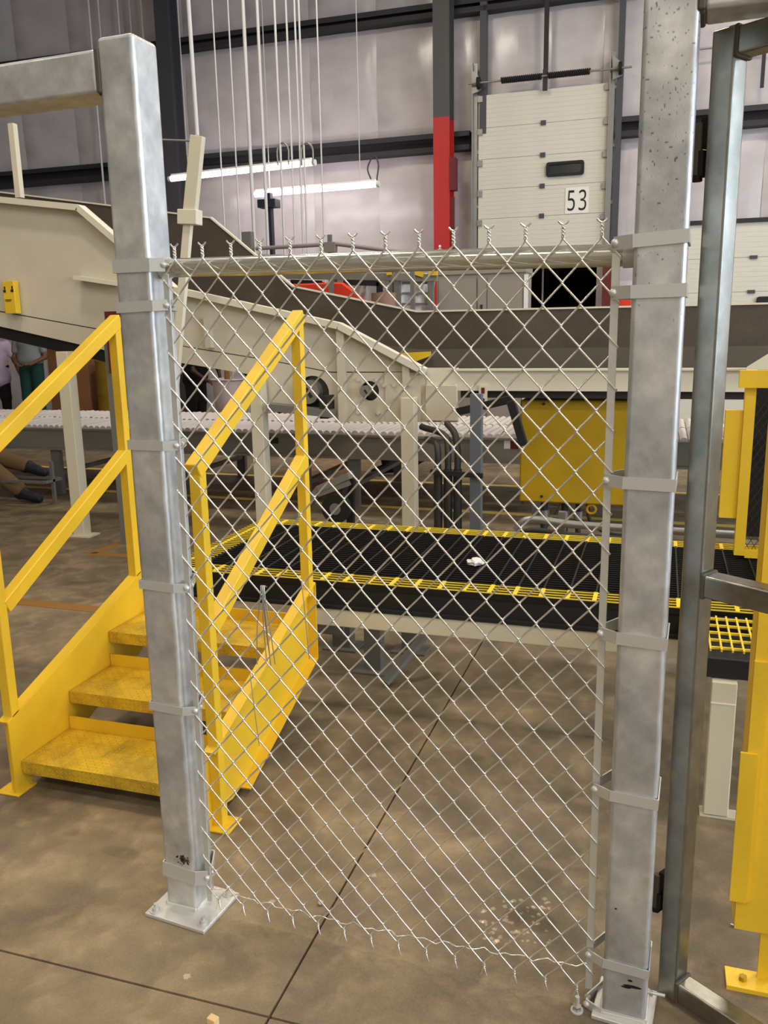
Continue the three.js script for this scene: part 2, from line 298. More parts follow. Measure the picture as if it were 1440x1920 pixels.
{ // dock door 53, run up on its tracks
  const d = struct('door_1', [-2.04, 0, DZ], 0, 'white sectional dock door numbered 53, raised on its tracks');
  const x0 = PZ(898, 180, DZ).x, x1 = PZ(1143, 158, DZ).x, w = x1 - x0, cx = (x0 + x1) / 2 + 2.04;
  const ys = [[1020, 168], [1020, 231], [1020, 291], [1020, 349], [1020, 405], [1020, 466]].map(p => PZ(...p, DZ).y);
  for (let i = 0; i < 5; i++) {
    const s = part('door_section', sectionGeo(w, ys[i] - ys[i + 1]), M.door, d, [cx, (ys[i] + ys[i + 1]) / 2, 0]);
    if (i) part('hinge_plate', boxG(.08, .07, .02), M.steelGrey, d, [PZ(1018, 300, DZ).x + 2.04, ys[i], .04]);
    for (const e of [-1, 1]) part('roller_bracket', boxG(.08, .09, .05), M.track, s, [e * (w / 2 - .03), (ys[i] - ys[i + 1]) / 2 - .06, .03]);
  }
  const wp = PZ(1060, 317, DZ); doorWindow(d, wp.x + 2.04, wp.y, .6, .22, .03);
  const np = PZ(1082, 376, DZ), pl = part('number_placard', boxG(.37, .4, .006), M.white, d, [np.x + 2.04, np.y, .032], 'white placard reading 53');
  part('digit', textG('5', .31).scale(.62, 1, 1), M.black, pl, [-.088, 0, .003]); part('digit', textG('3', .31).scale(.62, 1, 1), M.black, pl, [.09, 0, .003]);
  for (const [px, yt, yb] of [[892, 120, 560], [1151, 98, 560]]) {
    const a = PZ(px, yt, DZ), b = PZ(px, yb, DZ), h = a.y - 0.0; const x = a.x + 2.04;
    const tr = part('track', mergeGeometries([boxG(.07, h, .012).clone(), boxG(.012, h, .09).clone().translate(-.035, 0, .04)]), M.track, d, [x, h / 2, .02]);
    for (let k = 0; k < 6; k++) part('track_bracket', boxG(.12, .05, .05), M.track, tr, [.02, h / 2 - .5 - k * .85, -.03]);
  }
  const sa = PZ(878, 153, DZ + .15), sb = PZ(1185, 122, DZ + .15), sy = (sa.y + sb.y) / 2 - .03;
  part('spring_shaft', pipe(V3(sa.x + 2.04, sy, .15), V3(sb.x + 2.04, sy, .15), .016), M.track, d);
  const c0 = PZ(940, 146, DZ + .15).x + 2.04, c1 = PZ(1106, 129, DZ + .15).x + 2.04, cm = (c0 + c1) / 2;
  for (const [a, b] of [[c0, cm - .05], [cm + .05, c1]]) {
    const pts = []; for (let k = 0; k <= 240; k++) { const a2 = k / 12 * Math.PI * 2; pts.push(V3(a + (b - a) * k / 240, sy + Math.cos(a2) * .038, .15 + Math.sin(a2) * .038)); }
    part('coil_spring', mergeGeometries([sweep(pts, .014, 6), sweep([V3(a, sy, .15), V3(b, sy, .15)], .036, 10)]), M.blackSoft, d);
  }
  part('spring_anchor', boxG(.07, .3, .06), M.steelDark, d, [cm, sy - .05, .11]);
  part('hanger_bar', boxG(.07, CEIL - sy, .05), M.dark, d, [cm, (CEIL + sy) / 2, .06]);
  for (const x of [sa.x + 2.04 + .12, sb.x + 2.04 - .22]) { part('bearing_plate', extr([[x - .06, sy - .14], [x + .08, sy - .1], [x + .05, sy + .1], [x - .08, sy + .22]], .08, .1), M.track, d); part('cable_drum', cyl(.09, .05, 18).rotateZ(Math.PI / 2).translate(x + .05, sy, .15), M.blackSoft, d); }
  const jl = PZ(907, 60, DZ).x + 2.04, jr = PZ(1165, 100, DZ).x + 2.04;
  part('jamb', boxG(.11, 3.4, .12), M.steelGrey, d, [jl, 6.4, -.02]); part('jamb', boxG(.09, CEIL, .14), M.steelGrey, d, [jr, CEIL / 2, 0]);
}
{ // closed dock door to its right
  const x0 = PZ(1286, 424, DZ).x, top = PZ(1350, 420, DZ).y, w = 2.5, d = struct('door_2', [x0 + w / 2, 0, DZ], 0, 'closed white sectional dock door'), n = 6, h = top / n;
  for (let i = 0; i < n; i++) { part('door_section', sectionGeo(w, h), M.door, d, [0, top - h * (i + .5), 0]); if (i) part('hinge_plate', boxG(.11, .05, .02), M.steelGrey, d, [PZ(1413, 478, DZ).x - x0 - w / 2, top - h * i, .04]); }
  const wp = PZ(1450, 568, DZ); doorWindow(d, wp.x - x0 - w / 2, wp.y, .5, .2, .03);
  part('head_trim', boxG(w + .2, .06, .1), M.dark, d, [0, top + .03, .02]);
  part('shaft', pipe(V3(-w / 2 - .2, 5.6, .1), V3(w / 2, 5.6, .1), .015), M.track, d); part('hanger_bar', boxG(.05, 1.2, .05), M.dark, d, [PZ(1429, 150, DZ).x - x0 - w / 2, 5.6, .04]);
  for (const e of [-1, 1]) part('track', boxG(.08, 5.8, .08), M.track, d, [e * (w / 2 + .05), 2.9, .02]);
}
{ // the trailer parked at the open doorway
  const t = thing('semi_trailer', 'unlit empty trailer interior seen through the open dock doorway', 'trailer', [-2.02, 0, WALL_Z - .27]);
  const w = .98, L = 14; part('trailer_floor', span(-w, w, -.1, .02, -L, 0), M.plywood, t); part('trailer_roof', span(-w, w, 2.8, 2.9, -L, 0), M.trailerSkin, t);
  for (const e of [-1, 1]) part('trailer_side', span(e * w, e * (w + .06), -.1, 2.9, -L, 0), M.plywood, t);
  part('trailer_nose', span(-w, w, -.1, 2.9, -L - .06, -L), M.trailerSkin, t);
  const p = PZ(1018, 540, WALL_Z - .5); part('strap', boxG(.03, 2.5, .01), M.greyPanel, t, [p.x + 2.02, 1.5, -.2]);
}
// ---------------------------------------------------------------- lamps
for (const [x, z] of HIGHBAYS) {
  const t = thing('high_bay_light', 'flat warm high-bay lamp hanging from the warehouse ceiling', 'ceiling lamp', [x, 8.1, z], 0, 'high-bay lamps under the roof');
  part('housing', mergeGeometries([boxG(1.24, .06, .64).clone(), boxG(.4, .1, .3).clone().translate(0, .08, 0)]), M.white, t, [0, .05, 0]);
  part('diffuser', boxG(1.16, .012, .56), GLOW, t, [0, .014, 0]);
  for (const e of [-1, 1]) part('hanger_cable', cyl(.006, CEIL - 8.18, 6), M.steelGrey, t, [e * .5, (CEIL - 8.1) / 2 + .04, 0]);
  const l = new THREE.RectAreaLight(HIGHBAY, HIGHBAY_POWER, 1.16, .56); l.position.set(0, -.004, 0); l.rotation.x = -Math.PI / 2; t.add(l);
}
function tubeLight(a, b, label, hang) {
  const L = a.distanceTo(b), c = a.clone().add(b).multiplyScalar(.5), t = thing('tube_light', label, 'lamp', [c.x, c.y, c.z], -Math.atan2(b.z - a.z, b.x - a.x));
  part('diffuser', sweep([V3(-L / 2 + .03, 0, 0), V3(L / 2 - .03, 0, 0)], .045, 14), LEDGLOW, t);
  part('housing', boxG(L - .1, .03, .06), M.white, t, [0, .058, 0]);
  for (const e of [-1, 1]) { part('end_cap', cyl(.047, .05, 14).rotateZ(Math.PI / 2), M.white, t, [e * (L / 2 - .01), 0, 0]); part('hanger_wire', cyl(.008, CEIL - c.y - .07, 6), M.conduitWhite, t, [e * L * .36, (CEIL - c.y + .07) / 2, 0]); }
  if (hang) part('cable_loop', sweep(curve([V3(L / 2 - .12, .06, 0), V3(L / 2 - .18, .25, 0), V3(L / 2 - .06, .42, 0), V3(L / 2, .3, 0), V3(L / 2 - .03, .06, 0)], 24), .012, 6), M.steelGrey, t);
  const l = new THREE.RectAreaLight(LED, LED_POWER, L - .08, .08); l.position.set(0, -.05, 0); l.rotation.x = -Math.PI / 2; t.add(l);
  const l2 = new THREE.RectAreaLight(LED, LED_POWER, L - .08, .08); l2.position.set(0, 0, -.05); t.add(l2);
}
tubeLight(PZ(318, 328, -13.7), PZ(590, 313, -13.3), 'upper glowing tube light passing behind the tilted beige post', false);
tubeLight(PZ(475, 362, -13.55), PZ(710, 348, -13.4), 'lower glowing tube light with a cable loop at its end', true);

// ================================================================ the chain-link fence bay
const FTURN = -THREE.MathUtils.degToRad(2.5), FO = V3(-1.25, 0, -1.935);
const FU = V3(Math.cos(-FTURN), 0, Math.sin(-FTURN)), FN = V3(-Math.sin(-FTURN), 0, Math.cos(-FTURN));
const fworld = (u, y, n) => FO.clone().addScaledVector(FU, u).addScaledVector(FN, n).setY(y);
M.zincA.map.offset.set(0, .5); M.zincB.map.offset.set(.2, .5);
const PW = .1016, RPOST = 1.239;
function boltHead(parent, x, y, z, r = .011) { const b = part('anchor_bolt', mergeGeometries([cyl(r * 1.6, .003, 14).translate(0, .0015, 0), cyl(r, .01, 6).translate(0, .008, 0), cyl(r * .55, .022, 10).translate(0, .013, 0)]), M.zincFit, parent, [x, y, z]); return b; }
function fencePost(u, h, mat, label, header, small) {
  const p = fworld(u, 0, 0), t = thing('fence_post', label, 'post', [p.x, 0, p.z], FTURN);
  part('shaft', rbox(PW, h - .012, PW, .011, 4).translate(0, h / 2 + .006, 0), mat, t);
  const pl = part('base_plate', rbox(small ? .14 : .205, .012, small ? .14 : .18, .003, 1), M.zincPlate, t, small ? [0, .006, 0] : [.018, .006, .022]); pl.rotation.y = -.06;
  part('weld_bead', mergeGeometries([[0, PW / 2, PW, .01], [0, -PW / 2, PW, .01], [PW / 2, 0, .01, PW], [-PW / 2, 0, .01, PW]].map(([x, z, w, d]) => rbox(w, .012, d, .004, 1).translate(x, .015, z))), M.zincPlate, t);
  if (!small) for (const [x, z] of [[-.062, .088], [.098, .09], [.1, -.045], [-.06, -.045]]) boltHead(t, x, .012, z);
  const [dir, y0, y1, L] = header;
  const hb = part('header_beam', rbox(L, y1 - y0, PW, .01, 3).translate(dir * (PW / 2 + .006 + L / 2), (y0 + y1) / 2, 0), mat, t);
  part('weld_seam', mergeGeometries([[PW / 2 - .004, .006, 0], [-PW / 2 + .004, .006, 0]].map(([z]) => rbox(.014, y1 - y0, .012, .004, 1).translate(dir * (PW / 2 + .002), (y0 + y1) / 2, z)).concat([rbox(.014, .012, PW - .01, .004, 1).translate(dir * (PW / 2 + .002), y0 + .002, 0)])), M.weld, hb);
  return t;
}
const postL = fencePost(0, 2.325, M.zincA, 'square galvanized post with a bolted floor plate between the yellow stairs and chain-link mesh', [-1, 2.204, 2.302, 1.7]);
const postR = fencePost(RPOST, 2.34, M.zincB, 'mottled square galvanized post carrying the open gate leaf', [1, 2.207, 2.307, 1.7], true);
{ // scale stain left by welding near the left post's foot, and scorch on the right post
  const br = std(0x4a4038, .8, .2); for (let k = 0; k < 26; k++) { const a = rnd() * 6.28, q = Math.pow(rnd(), .7) * .026, r = .0015 + rnd() * .0065 * (1 - q / .03); part('burn_mark', new THREE.CircleGeometry(r, 7).scale(1 + rnd() * .6, .7 + rnd() * .5, 1).rotateZ(rnd() * 3), k % 3 ? br : M.burnt, postL, [.016 + Math.cos(a) * q * 1.1, .17 + Math.sin(a) * q * .7, PW / 2 + .0004 + k * .00003]); }
  for (const [x, y, rx, ry] of [[.018, .105, .022, .004], [.004, .1, .012, .003], [.012, .12, .006, .003], [-.028, .305, .0028, .0022]]) part('burn_mark', new THREE.CircleGeometry(1, 9).scale(rx, ry, 1), M.burnt, postR, [x, y, PW / 2 + .0006]);
}
const MZ = .026;                                // the mesh hangs just in front of the rail
single('top_rail', pipe(fworld(PW / 2 + .004, 1.801, -.004), fworld(RPOST - PW / 2 - .004, 1.783, -.004), .0228, 28), M.zincFit, 'round galvanized top rail spanning between the two fence posts', 'rail').material = std(0xc2c1b4, .4, .7, { roughnessMap: zincRough });
{ // woven wire
  const t = thing('chain_link_mesh', 'galvanized chain-link mesh panel stretched between two square posts', 'fence mesh', [FO.x, 0, FO.z], FTURN);
  const W2 = .039, H2 = .04425, U0 = .071, YT = 1.82, N = 40, R = .0023, D = .0036;
  const wireG = rightTop => {                  // drawn from column 0 to column W2
    const pts = [], xl = -R * .55, xr = W2 + R * .55, s0 = rightTop ? 1 : 0, sgn = rightTop ? -1 : 1, xc = rightTop ? W2 : 0;
    pts.push(V3(xc + sgn * .0105, YT + .034, 0), V3(xc + sgn * .006, YT + .029, 0));
    for (let k = 8; k >= 0; k--) { const a = k / 8 * Math.PI * 3 + (rightTop ? Math.PI : 0); pts.push(V3(xc + Math.cos(a) * .0026, YT + .004 + k * .0026, Math.sin(a) * .0026)); }
    for (let s = 0; s < N; s++) {
      const a = (s + s0) % 2 ? xr : xl, b = (s + s0) % 2 ? xl : xr, z = b > a ? D : -D, y = YT - s * H2, L = f => V3(a + (b - a) * f, y - H2 * f, z);
      if (s) pts.push(V3(a, y, 0));
      const p1 = L(.07), p2 = L(.93); p1.z *= .8; p2.z *= .8; pts.push(p1, L(.2), L(.8), p2);
    }
    const yb = YT - N * H2;
    for (let k = 0; k <= 5; k++) { const a = k / 5 * Math.PI * 1.6 + (rightTop ? Math.PI : 0); pts.push(V3(xc + Math.cos(a) * .0025, yb - .002 - k * .0022, Math.sin(a) * .0025)); }
    pts.push(V3(xc + sgn * .004, yb - .022, .001), V3(xc + sgn * .008, yb - .034, .002));
    return sweep(pts, R, 6);
  };
  const gA = wireG(true), gB = wireG(false);
  for (let k = 0; k < 28; k++) part('woven_wire', k % 2 ? gB : gA, M.wire, t, [U0 + k * W2, 0, MZ]);
  for (const [u, y0] of [[U0 + .0095, .035], [U0 + 28 * W2 - .0095, .05]]) part('tension_bar', rbox(.0165, 1.785 - y0, .0048, .001, 1).translate(u, (1.785 + y0) / 2, MZ), M.zincFit, t);
  // bottom wire threaded through the mesh
  const low = []; for (let k = 0; k <= 60; k++) { const f = k / 60; low.push(V3(.08 + 1.08 * f, .078 + .035 * f - .09 * f * (1 - f) + .004 * Math.sin(k * 1.3), MZ + .006 * Math.sin(k * 2.2))); }
  part('bottom_wire', sweep(low, .0019, 6), M.wire, t);
  // flat straps round the posts, closed on the tension bar
  const strap = (side, y, h, tilt, wide) => {
    const c = side < 0 ? 0 : RPOST, e = -side, q = PW / 2 + .0022, ux = side < 0 ? U0 : U0 + 28 * W2;
    const g = [bar(V3(c - side * 0 - q, y, q), V3(c + q, y, q), h, .003, 0, Math.PI / 2), bar(V3(c + side * q, y, q), V3(c + side * q, y, -q), h, .003, 0, Math.PI / 2), bar(V3(c - q, y, -q), V3(c + q, y, -q), h, .003, 0, Math.PI / 2),
      bar(V3(c - side * q, y, q), V3(ux - side * .014, y, MZ + .008), h, .003, 0, Math.PI / 2), bar(V3(c - side * q, y, -q), V3(ux - side * .014, y, MZ - .008), h, .003, 0, Math.PI / 2)];
    const b = part('tension_band', mergeGeometries(g).translate(-c, -y, 0).rotateZ(tilt).translate(c, y, 0), M.zincFit, t);
    part('carriage_bolt', mergeGeometries([new THREE.SphereGeometry(.0085, 12, 6, 0, Math.PI * 2, 0, Math.PI / 2).rotateX(Math.PI / 2), cyl(.0042, .032, 8).rotateX(Math.PI / 2).translate(0, 0, -.014), cyl(.008, .006, 6).rotateX(Math.PI / 2).translate(0, 0, -.022)]), M.zincFit, b, [ux - side * .012, y + tilt * (ux - c), MZ + .01]);
  };
  for (const [y, h, tl] of [[1.806, .032, 0], [1.708, .026, .03], [1.362, .025, .0], [.985, .024, -.03], [.635, .024, -.03], [.125, .045, -.1]]) strap(-1, y, h, tl);
  for (const [y, h, tl] of [[1.808, .026, .05], [1.708, .026, .01], [1.318, .026, -.02], [.972, .028, -.04], [.592, .026, -.04], [.15, .024, -.05], [.012, .024, -.02]]) strap(1, y, h, tl);
  // end cups of the rail
  for (const [u, y] of [[PW / 2 + .012, 1.801], [RPOST - PW / 2 - .012, 1.783]]) part('rail_cup', cyl(.026, .022, 20).rotateZ(Math.PI / 2), M.zincFit, t, [u, y, -.004]);
}
{ // loose tie wires hooked over the mesh
  const fp = (px, py) => { const r = ray(px, py), P0 = fworld(0, 0, MZ + .008), k = (P0.clone().sub(V3(0, EYE, 0)).dot(FN)) / r.dot(FN); return V3(0, EYE, 0).addScaledVector(r, k); };
  const b = fp(492, 1100), t = thing('tie_wire_bundle', 'bundle of thin tie wires hooked over the chain-link mesh above the stair tread', 'tie wires', [b.x, b.y, b.z]);
  for (const [x1, y1, dx] of [[482, 1245, -.004], [500, 1240, .0], [508, 1248, .003], [516, 1246, .006], [505, 1225, .001]]) { const e = fp(x1, y1); wpart('strand', sweep(curve([V3(b.x + dx, b.y - .004, b.z - .012), V3(b.x + dx, b.y + .002, b.z), V3(b.x + dx + .002, b.y - .012, b.z + .006), e.clone().lerp(b, .5).add(V3(dx, 0, .006)), e], 20), .0015, 5), M.tie, t); }
  const w = (label, a, c) => { const p = fp(...a), q = fp(...c); single('tie_wire', sweep(curve([p.clone().add(V3(0, -.006, -.012)), p, p.clone().lerp(q, .4).add(V3(.002, 0, .006)), q], 16), .0013, 5), M.tie, label, 'wire'); };
  w('single thin tie wire hanging from the mesh before the white platform beam', [567, 1090], [580, 1236]); w('single thin tie wire hanging from the mesh over the stair stringer', [470, 1262], [486, 1398]);
}
{ // gate leaf, swung towards the camera
  const GT = THREE.MathUtils.degToRad(34.2), g = V3(Math.cos(GT), 0, Math.sin(GT)), nf = V3(-Math.sin(GT), 0, Math.cos(GT)), s = .0508;
  const c = V3(0, EYE, 0).addScaledVector(ray(1343, 640), 1.757), o = c.clone().addScaledVector(g, -s / 2).addScaledVector(nf, -s / 2);
  const t = thing('gate_leaf', 'welded square-tube gate leaf swung open beside the mottled post', 'gate', [o.x, 0, o.z], -GT);
  const L = .95, yh = (px, py) => { const r = ray(px, py), k = (o.z + .0) / r.z; return EYE + r.y * k; };
  const yTop = 2.153, yMid = yh(1330, 1092), yLow = .035;
  part('hinge_stile', rbox(s, yTop + .05 - .012, s, .006, 3).translate(0, (yTop + .05 + .012) / 2, 0), M.zincDark, t);
  for (const y of [yTop + .02, yMid, yLow + .008]) { const r = part('rail', rbox(L, s, s, .006, 3).translate(s / 2 + .003 + L / 2, y, 0), M.zincDark, t); part('weld_bead', mergeGeometries([[s / 2, 0], [-s / 2, 0]].map(([z]) => rbox(.009, s + .006, .008, .003, 1).translate(s / 2 + .003, y, z)).concat([[s / 2], [-s / 2]].map(([yy]) => rbox(.009, .008, s + .004, .003, 1).translate(s / 2 + .003, y + yy, 0)))), M.weld, r); }
  part('end_stile', rbox(s, yTop + .03, s, .006, 2).translate(L + s + .006, (yTop + .05) / 2, 0), M.zincDark, t);
  for (const [ya, yb] of [[yh(1312, 215), yh(1312, 330)], [yh(1240, 1640), yh(1240, 1712)]]) {
    const m = (ya + yb) / 2, h = Math.abs(ya - yb), hg = part('hinge', mergeGeometries([boxG(.02, h * .5, .034).clone().translate(-s / 2 - .01, m + h * .22, -.004), boxG(.016, h * .42, .03).clone().translate(-s / 2 - .016, m - h * .28, .004)]), M.burnt, t);
    part('hinge_pin', cyl(.0085, h * .95, 12), M.weld, hg, [-s / 2 - .024, m - .01, .012]);
    part('pin_nut', cyl(.011, .012, 6), M.burnt, hg, [-s / 2 - .024, m - h * .52, .012]);
  }
  const p = V3(0, EYE, 0).addScaledVector(ray(1236, 1838), 1.0);
}
{ // eyebolt at the foot of the right post
  const q = fworld(RPOST + .072, .075, .02), t = thing('latch_bolt', 'small shiny bolt low between the mottled post and gate leaf', 'bolt', [q.x, q.y, q.z]);
  part('shank', cyl(.004, .04, 8).rotateZ(Math.PI / 2), M.zincFit, t); part('nut', cyl(.008, .008, 6).rotateZ(Math.PI / 2), M.chrome, t, [-.012, 0, 0]);
  const a = fworld(1.13, .0, .05), k = thing('floor_bolt', 'bright anchor bolt on the floor where the mesh meets the mottled post', 'bolt', [a.x, 0, a.z]);
  part('washer', cyl(.016, .003, 14), M.zincFit, k, [0, .0015, 0]); part('nut', cyl(.011, .011, 6), M.chrome, k, [0, .0085, 0]); part('stud', cyl(.0055, .04, 8), M.zincFit, k, [0, .02, 0]);
}

// ================================================================ yellow stairs
{
  const xl = -2.17, xr = -1.38, t = thing('staircase', 'short yellow steel staircase with chequer-plate treads and handrails', 'stairs', [(xl + xr) / 2, 0, -2.75]);
  const side = (x, e) => {                      // e = +1 outward to the right, -1 to the left
    const prof = [[2.27, 0], [2.27, .285], [3.17, .605], [3.17, .27], [2.52, .035], [2.44, .02], [2.37, .035], [2.33, 0]];
    const s = new THREE.Shape(prof.map(([z, y]) => new THREE.Vector2(z, y)));
    const web = new THREE.ExtrudeGeometry(s, { depth: .006, bevelEnabled: false }); // drawn in (−z, y), pushed along x
    web.applyMatrix4(new THREE.Matrix4().makeBasis(V3(0, 0, -1), V3(0, 1, 0), V3(1, 0, 0))).translate(x - .003, 0, 0);
    const st = wpart('stringer', web, M.yellow, t);
    const fl = (a, b, w) => wpart('flange', bar(V3(x + e * w / 2, a[1], -a[0]), V3(x + e * w / 2, b[1], -b[0]), w, .007), M.yellow, st);
    fl([2.27, .285], [3.17, .605], .042); fl([2.5, .03], [3.17, .27], .042);
    wpart('end_flange', bar(V3(x + e * .021, .27, -3.17), V3(x + e * .021, .605, -3.17), .042, .007), M.yellow, st);
    wpart('foot_plate', rbox(.1, .008, .1, .003, 1).translate(x + e * .03, .004, -2.31), M.yellow, st);
    // handrail of square tube
    const hx = x + e * .02, q = .04, A = V3(hx, 1.243, -2.3), B = V3(hx, 1.705, -3.15), h = new THREE.Group(); h.name = 'handrail'; t.add(h);
    wpart('rail_post', bar(V3(hx, .0, -2.315), V3(hx, 1.245, -2.315), q, q, .004), M.yellow, h); wpart('rail_post', bar(V3(hx, .56, -3.135), V3(hx, 1.69, -3.135), q, q, .004), M.yellow, h);
    wpart('top_rail', bar(A.clone().add(V3(0, -.02, .012)), B.clone().add(V3(0, -.01, -.008)), q + .005, .052, .004), M.yellow, h);
    wpart('mid_rail', bar(V3(hx, .7, -2.335), V3(hx, 1.13, -3.13), q + .004, .052, .004), M.yellow, h);
  };
  side(xl, -1); side(xr, 1);
  [[.118, -2.315], [.267, -2.605], [.415, -2.885]].forEach(([y, z]) => {
    const w = xr - xl - .012, cx = (xl + xr) / 2, d = .275;
    const tr = wpart('tread', boxG(w, .006, d).clone().translate(cx, y - .003, z - d / 2), M.plate, t);
    wpart('nosing', boxG(w, .048, .006).clone().translate(cx, y - .024, z + .003), M.plate, tr);
    wpart('back_upstand', boxG(w, .05, .006).clone().translate(cx, y + .025, z - d + .003), M.yellow, tr);
  });
}
// ================================================================ grated platform behind the stairs
const PH = .58, PF = -3.3, PR = -4.35, PX0 = -2.15, PX1 = 1.15;
{
  const t = thing('grated_platform', 'low platform of black bar grating with yellow painted edges behind the stairs', 'platform', [-.5, 0, -3.8]);
  const n = 33, barG = {}, B = (L, h = .03) => barG[L + '_' + h] ??= boxG(L, h, .005);
  const yl = .14;
  for (let k = 0; k < n; k++) {
    const z = PF + (PR - PF) * k / (n - 1), edge = k < 4 || k >= n - 4, L = PX1 - PX0;
    const cap = .0045, L2 = edge ? L : yl, body = part('bearing_bar', B(L, .03 - cap), M.grateBlack, t, [(PX0 + PX1) / 2 + .5, PH - cap - (.03 - cap) / 2, z + 3.8]);
    part('painted_edge', B(L2, cap), M.grateYellow, body, [(PX0 - PX1) / 2 + L2 / 2, .015, 0]);
  }
  const ed = (PF - PR) / (n - 1) * 3.3, rodM = boxG(.007, .008, PF - PR - 2 * ed), rodE = boxG(.016, .006, ed);
  for (let x = PX0 + .05; x < PX1; x += .105) {
    part('cross_rod', rodM, x < PX0 + yl ? M.grateYellow : M.grateBlack, t, [x + .5, PH - .003, (PF + PR) / 2 + 3.8]);
    for (const z of [PF - ed / 2, PR + ed / 2]) part('rod_end', rodE, M.grateYellow, t, [x + .5, PH - .0025, z + 3.8]);
  }
  wpart('fascia', mergeGeometries([span(PX0, PX1, .455, PH - .032, PF - .012, PF - .004), span(PX0, PX1, .455, .47, PF - .004, PF + .018)]), M.blackSoft, t);
  wpart('rear_fascia', span(PX0, PX1, .44, PH - .032, PR - .004, PR + .004), M.blackSoft, t); wpart('end_fascia', span(PX0 - .004, PX0 + .004, .44, PH - .032, PR, PF), M.blackSoft, t);
  const bx = PZ(1300, 1220, PF + .02).x;
  wpart('front_beam', rbox(bx + 1.46, .08, .06, .006, 1).translate((bx - 1.46) / 2, .413, PF - .02), M.beigeLeg, t, 'beige square-tube front beam');
  wpart('rear_beam', span(PX0 + .1, PX1, .37, .445, PR, PR + .06), M.beigeLeg, t);
  for (const [px, py, w] of [[703, 1255, .085], [645, 1212, .1], [772, 1218, .09]]) { const p = FL(px, py); wpart('support_leg', rbox(w, .44, w * .8, .004, 1).translate(p.x, .22, p.z), M.legGrey, t); wpart('leg_foot', span(p.x - .09, p.x + .09, 0, .01, p.z - .08, p.z + .08), M.legGrey, t); }
  const a = FL(722, 1288), b = PZ(800, 1186, -3.75);
  const st = wpart('perforated_strut', bar(V3(a.x, .02, a.z), b, .042, .02), M.legGrey, t); for (let k = 1; k < 9; k++) wpart('slot', bar(V3(a.x, .02, a.z).lerp(b, k / 9 - .012).add(V3(.004, 0, .012)), V3(a.x, .02, a.z).lerp(b, k / 9 + .012).add(V3(.004, 0, .012)), .014, .006), M.blackSoft, st);
  wpart('hanging_plate', span(FL(622, 1214).x - .02, FL(622, 1214).x + .2, .21, .4, -3.62, -3.6), M.legGrey, t);
}
{ // step beside the platform, under the gate rail
  const l = FL(1341, 1535), t = thing('side_step', 'black-framed step topped with coarse yellow square grating on a beige leg', 'step', [.45, 0, -3.0]);
  wpart('step_frame', mergeGeometries([span(.12, .95, .495, .56, -2.86, -2.84), span(.12, .95, .495, .56, -3.28, -3.26), span(.12, .14, .495, .56, -3.26, -2.86)]), M.blackSoft, t);
  wpart('step_deck', span(.14, .95, .497, .51, -3.26, -2.86), M.black, t);
  const leg = wpart('leg', rbox(.079, .482, .05, .004, 1).translate(l.x, .251, l.z - .026), M.beigeLeg, t, 'beige leg with a white weld line'); wpart('weld_line', rbox(.077, .006, .003, .001, 1).translate(l.x, .418, l.z), M.white, leg); wpart('foot_pad', span(l.x - .05, l.x + .14, 0, .008, l.z - .06, l.z - .004), M.beigeLeg, leg);
  const gx = [], gz = []; for (let k = 0; k < 14; k++) gx.push(.2 + k * .0345); for (let k = 0; k < 5; k++) gz.push(-2.9 - k * .075);
  for (const x of gx) wpart('grate_bar', span(x - .003, x + .003, .571, .58, -3.23, -2.88), M.grateYellow, t);
  for (const z of gz) wpart('grate_rod', span(.2, .65,   .572, .581, z - .003, z + .003), M.grateYellow, t);
}
{ // yellow guard column at the right edge
  const z = -2.05, x = PZ(1416, 1240, z).x, t = thing('guard_column', 'tall yellow folded-plate guard column standing on a flat foot', 'guard', [x + .1, 0, z]);
  wpart('column_face', span(x, x + .12, .15, 2.2, z - .012, z), M.yellow, t); wpart('return_flange', span(x - .001, x + .012, .15, 2.2, z - .1, z - .012), M.yellow, t);
  wpart('raised_strip', span(x - .002, x + .03, .24, .87, z, z + .012), M.yellow, t); wpart('cover_strip', span(x - .018, x + .02, .24, .64, z + .012, z + .02), M.yellow, t);
  const f = FL(1392, 1845); wpart('foot_bracket', mergeGeometries([span(f.x - .04, f.x + .075, 0, .012, f.z - .04, f.z + .03), span(f.x + .035, f.x + .07, .012, .2, f.z - .03, f.z - .018)]), M.yellow, t); wpart('foot_bolt', cyl(.01, .012, 6).translate(f.x, .018, f.z), M.yellowDeep, t);
  const g = FL(1303, 1882); single('floor_anchor', mergeGeometries([rbox(.03, .012, .05, .003, 1).translate(0, .006, 0), rbox(.012, .016, .012, .002, 1).translate(0, .018, 0)]), M.yellowDeep, 'small yellow floor anchor block behind the gate stile', 'anchor', [g.x + .004, 0, g.z - .03]);
}
